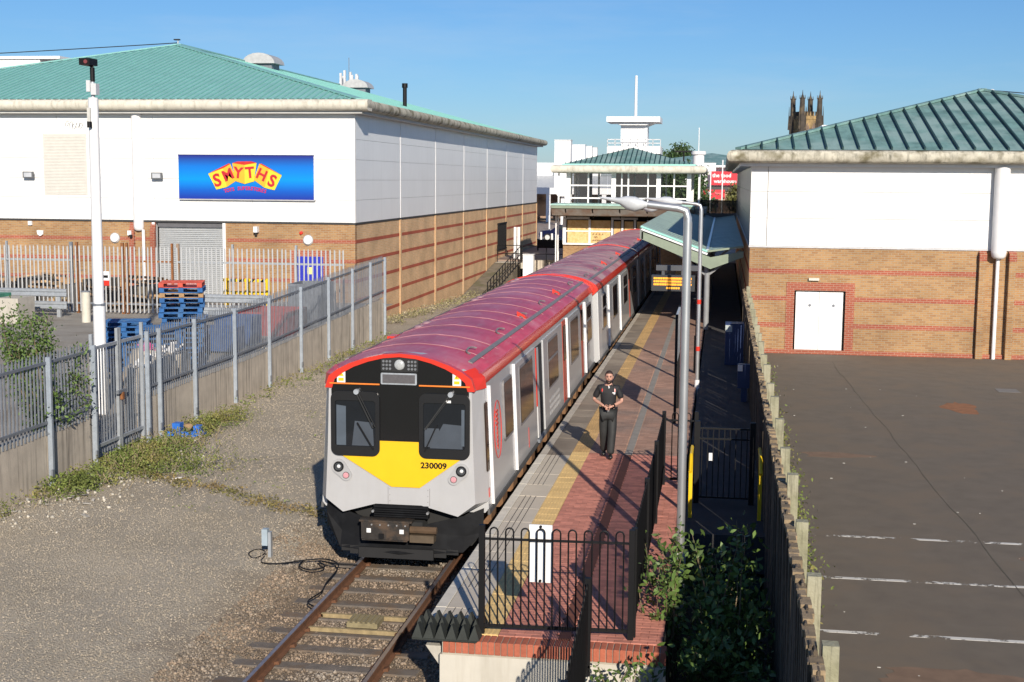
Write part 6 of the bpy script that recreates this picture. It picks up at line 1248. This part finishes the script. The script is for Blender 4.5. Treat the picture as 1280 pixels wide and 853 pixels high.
for i in range(8): x = -25 + i * .95; b.box(x, x + .85, 51, 52.6, .9, 1.75 + .25 * (i % 3))
b.build('scrap_bales', mat('dark_scrap', (.09, .08, .07), .9, .4, 3, col2=(.25, .2, .12), cover=.6), tb)
t = thing('cement_block', 'pale concrete block with green netting at the left edge of the yard', 'concrete block', (-21.2, 45, 1.1)); MB(t).box(-23.5, -19.75, 45.0, 46.2, 1.0, 2.0).build('block', conc, t); MB(t).box(-23.4, -20.6, 44.98, 46.1, 2.0, 2.12).build('netting', mat('green_netting', (.05, .22, .15), .8, .2), t)
# camera pole
px, py = -10.66, 32.6
t = thing('camera_mast', 'tall white CCTV mast with a black camera on top, behind the gate', 'camera mast', (px, py, .3))
MB(t).cyl((px, py, .1), (px, py, 3.1), .155, n=18).build('lower_tube', whitep, t, smooth=True); MB(t).cyl((px, py, 3.1), (px, py, 8.35), .135, .125, n=18).build('upper_tube', whitep, t, smooth=True); MB(t).cyl((px, py, 3.08), (px, py, 3.14), .165, n=18).build('band', galvd, t)
MB(t).box(px - .08, px + .0, py - .2, py - .08, 7.7, 8.1).build('junction_box', mat('pole_box', (.55, .54, .5), .5), t); MB(t).cyl((px - .02, py - .2, 7.6), (px - .02, py - .2, 7.75), .06).build('dome_camera', blackp, t)
MB(t).cyl((px, py, 8.3), (px, py, 8.75), .05).build('bracket_tube', galv, t); MB(t).box(px - .13, px - .03, py - .1, py + .1, 8.5, 8.78).build('equipment_box', lampgrey, t); MB(t).box(px + .0, px + .14, py - .12, py + .08, 8.42, 8.7).build('equipment_box', lampgrey, t)
MB(t).cyl((px, py, 8.75), (px, py, 9.1), .06).build('camera_neck', blackp, t); MB(t).bar((px + .02, py, 9.1), (px - .12, py - .05, 9.22), .07).build('camera_elbow', blackp, t); MB(t).box(px - .23, px + .05, py - .25, py + .2, 9.15, 9.32).build('camera_housing', blackp, t); MB(t).cyl((px - .05, py - .27, 9.23), (px - .05, py - .24, 9.23), .05).build('camera_lens', mat('lens_red', (.2, .05, .05), .2), t)
# blue plastic tray with a lump of stone at the wall foot
t = thing('plastic_tray', 'broken blue plastic tray lying in the weeds at the wall foot', 'tray', (-8.05, 31.4, 0)); bt = mat('bright_blue_plastic', (.03, .16, .6), .4, .1)
MB(t).box(-8.3, -7.4, 31.25, 31.6, .05, .1).build('base', bt, t); MB(t).box(-8.2, -8.0, 31.3, 31.55, .1, .33).build('foot', bt, t); MB(t).box(-7.65, -7.5, 31.3, 31.55, .1, .28).build('foot', bt, t); MB(t).box(-8.3, -7.4, 31.22, 31.25, .02, .14).build('rim', bt, t)
tag(scatter('stone_lump', np.array([[-7.82, 31.42, .24]]), randrot(1), np.array([[.32, .28, .26]]), ST, SF, mat('brown_stone', (.33, .22, .12), .9, .2, 6)), 'brown lump of stone sitting on the blue tray', 'stone')
# ------------------------------------------------------------ vegetation
dm = mat('dead_stalk', (.3, .24, .14), .9, .2, 5, rand=.3); b = MB()
for i in range(260):
    x, y = random.gauss(-7.5, .5), random.gauss(28.6, 1.6)
    if x > -8.3: z = float(gz(x, y)); a = random.uniform(0, 6.28); l = random.uniform(.1, .45); b.bar((x, y, z), (x + l * .5 * math.cos(a), y + l * .5 * math.sin(a), z + l * .8), .008)
b.build('dead_stalks', dm, kind='stuff')
b = MB()
for i in range(55): x, y = random.gauss(-7.7, .5), random.uniform(23, 31); s_ = random.uniform(.03, .1); z = float(gz(x, y)) + .02; b.bar((x, y, z), (x + random.uniform(-.2, .2), y + random.uniform(-.2, .2), z + .03), s_, .012)
b.build('litter_scraps', mat('litter_scrap', (.5, .47, .42), .8, .3, 2, rand=.4), kind='stuff')
def weeds(name, pts, hgt, size, m_, dens):
    P = []
    for x, y in pts:
        n = rng.poisson(dens)
        if n: z = float(gz(x, y)); P.append(np.stack([rng.normal(x, .11, n), rng.normal(y, .13, n), z + hgt * rng.random(n) ** 1.5], 1))
    if P: return leaves(name, np.concatenate(P), size, m_, None, kind='stuff')
pts = []
for i in range(700):
    y = random.choice([random.uniform(22.5, 33.5), random.gauss(25.6, .5), random.gauss(28.6, .9), random.gauss(32, .5)]); d = abs(random.gauss(0, .75)); x = -8.3 + d
    if d < 1.9 * (1 - abs(y - 28.5) / 7): pts.append((x, y))
weeds('weeds', pts, .26, .07, weedm, 12)
pts = [(-7.6 + .17 * k * 4.2 / 4 + random.uniform(-.15, .15), 27.4 - .11 * k + random.gauss(0, .18) + (0.0 if k < 16 else .1)) for k in range(34) for r_ in range(3)]
weeds('weeds', pts, .1, .06, mat('moss_weed', (.15, .14, .04), .8, .3, 3, col2=(.24, .17, .07), cover=.5, rand=.35), 20)
pts = [(random.uniform(-8.4, -7.7), random.uniform(33, 54)) for i in range(120)] + [(random.gauss(-7.6, .6), random.gauss(46, 5)) for i in range(70)]
weeds('weeds', pts, .16, .08, weedm, 9)
pts = [(random.gauss(-7.5, .5), random.gauss(28.6, 1.0)) for i in range(260)] + [(random.gauss(-7.6, .3), random.gauss(33.2, .7)) for i in range(150)] + [(random.gauss(-6.6, .7), random.gauss(27.6, .5)) for i in range(170)]
weeds('weeds', [p for p in pts if p[0] > -8.35], .3, .055, weedm, 15)
pts = [(-10.0 + abs(random.gauss(0, .7)), random.uniform(57, 90)) for i in range(420)] + [(random.gauss(-6.5, 1), random.uniform(72, 91)) for i in range(200)]
weeds('weeds', pts, .26, .11, mat('dry_weed', (.2, .19, .08), .8, .3, 2, rand=.4, col2=(.3, .26, .17), cover=.5), 6)
pts = [(random.uniform(-6, -2), random.uniform(24, 40)) for i in range(45)]
weeds('weeds', pts, .1, .05, weedm, 8)
P = np.stack([6.35 + np.abs(rng.normal(0, .16, 2600)), rng.choice([19.2, 21, 22.5, 24.5, 26.2, 28.5, 31, 34.2, 36.5, 39], 2600) + rng.normal(0, .45, 2600), .4 + .85 * rng.random(2600) ** 1.4], 1); leaves('weeds', P, .07, weedm, kind='stuff')
def shrub(name, label, cat, root, stems, m_, lsize, nleaf, spread, ind=0, group=None, zmin=-9):
    t = thing(name, label, cat, root, group); P = []; b = MB(t)
    for tip in stems:
        r0_ = Vector(root) + Vector((random.uniform(-.12, .12), random.uniform(-.12, .12), 0)); tp = Vector(tip); md = r0_.lerp(tp, .55) + Vector((random.uniform(-.12, .12), random.uniform(-.12, .12), .12)); pts = [r0_.lerp(md, q / 3) for q in range(3)] + [md.lerp(tp, q / 4) for q in range(5)]
        b.tube(pts, [.014 - .0016 * q for q in range(8)], 5)
        for q in range(nleaf): u = random.random() ** .6; p = r0_.lerp(md, u * 2) if u < .5 else md.lerp(tp, u * 2 - 1); P.append(p + Vector((random.gauss(0, spread), random.gauss(0, spread), random.gauss(0, spread * .8))))
    b.build('branches', stemm, t); off = Vector(root)
    L_ = leaves('foliage', np.array([tuple(p - off) for p in P]), lsize, m_, parent=t, kind='stuff')
    if ind:
        lm = bpy.data.meshes.new('leaf'); lm.from_pydata([(v[0], v[1] * .8, v[2]) for v in LEAFV], [], LEAFF); lm.materials.append(leafm)
        for q in range(ind):
            tip = Vector(random.choice(stems)); p = tip + Vector((random.gauss(0, .07), random.gauss(0, .07), random.gauss(-.08, .09))) - off
            o = bpy.data.objects.new('leaf', lm); COL.objects.link(o); o.parent = t; o.location = p; s_ = random.uniform(.09, .16); o.scale = (s_, s_, s_); o.rotation_euler = (random.uniform(-.7, .7), random.uniform(-.2, .9), random.uniform(0, 6.28))
    return t
def tips(x0, x1, y0, y1, z0, z1, n): return [(random.uniform(x0, x1), random.uniform(y0, y1), random.uniform(z0, z1)) for _ in range(n)]
shrub('buddleia_bush', 'leafy buddleia bush growing up against the platform edge and lamp post', 'bush', (4.55, 17.0, -.1), tips(4.1, 4.75, 16.2, 18.4, .9, 1.75, 26), leafm, .1, 34, .075, 110)
shrub('buddleia_bush', 'dark buddleia bush filling the shaded gap below the steps', 'bush', (5.3, 16.6, -.1), tips(4.8, 5.8, 15.0, 18.6, .4, 1.35, 40) + tips(4.8, 5.5, 16.5, 18.5, 1.5, 2.1, 7), leafm, .12, 75, .13, 60)
shrub('buddleia_bush', 'low sunlit shoots in front of the platform end wall', 'bush', (4.1, 14.7, -.2), tips(3.75, 4.6, 14.2, 15.3, .4, .98, 22), leafm, .085, 30, .075, 60)
shrub('buddleia_bush', 'dark undergrowth at the bottom edge against the timber fence', 'bush', (5.3, 14, -.1), tips(4.6, 5.8, 12.5, 15.5, .1, .9, 34), leafd, .12, 75, .14, 30)
shrub('climbing_shrub', 'green shrub growing through the palisade fence at the left edge', 'shrub', (-9.3, 27.0, .6), tips(-10.5, -9.3, 26.6, 28.2, 2.1, 3.5, 34) + tips(-8.5, -8.25, 25.2, 27.2, 1.4, 2.9, 12), leafm, .1, 120, .13, 50)
def tree(label, x, y, zc, rx, rz_, n, ls, m_, group='trees beyond the pavilion'):
    t = thing('tree', label, 'tree', (x, y, .9), group); MB(t).cyl((x, y, .5), (x, y, zc), .3, .12, n=8).build('trunk', bark, t)
    b = MB(t)
    for k in range(6): a = k * 1.05; b.cyl((x, y, zc - rz_ * .6), (x + rx * .6 * math.cos(a), y + rx * .6 * math.sin(a), zc + rz_ * .3 * (k % 3 - .5)), .1, .03, n=5)
    b.build('limbs', bark, t); P = []
    for k in range(22):
        d = rng.normal(size=3); d /= np.linalg.norm(d); c_ = d * np.array([rx, rx, rz_]) * rng.uniform(.35, .85); P.append(c_ + rng.normal(size=(n // 22, 3)) * np.array([rx, rx, rz_]) * .2)
    leaves('crown', np.concatenate(P) + np.array([0, 0, zc - .9]), ls, m_, parent=t, kind='stuff')
tree('dark green tree seen through the middle glass panes of the pavilion', -2.9, 142, 6.0, 2.8, 2.6, 3500, .45, leafd); tree('broad green tree behind the right hand glass panes', -.3, 140, 5.6, 3.2, 3.0, 4500, .45, leafd); tree('green tree just right of the pavilion column', 2.5, 135, 5.2, 1.9, 2.7, 3000, .4, leafd); tree('brownish tree squeezed beside the right hand store corner', 7.2, 170, 4.0, 1.7, 1.9, 2500, .45, mat('olive_leaf', (.12, .12, .035), .6, .3, 1, rand=.4))
tree('small tree top rising over the green shop roof', -4.6, 300, 11.5, 3.6, 3.0, 2500, .7, leafd)
tree('dark tree far behind the white arcade', -9.5, 230, 6.5, 3.5, 3.5, 2500, .6, leafd)
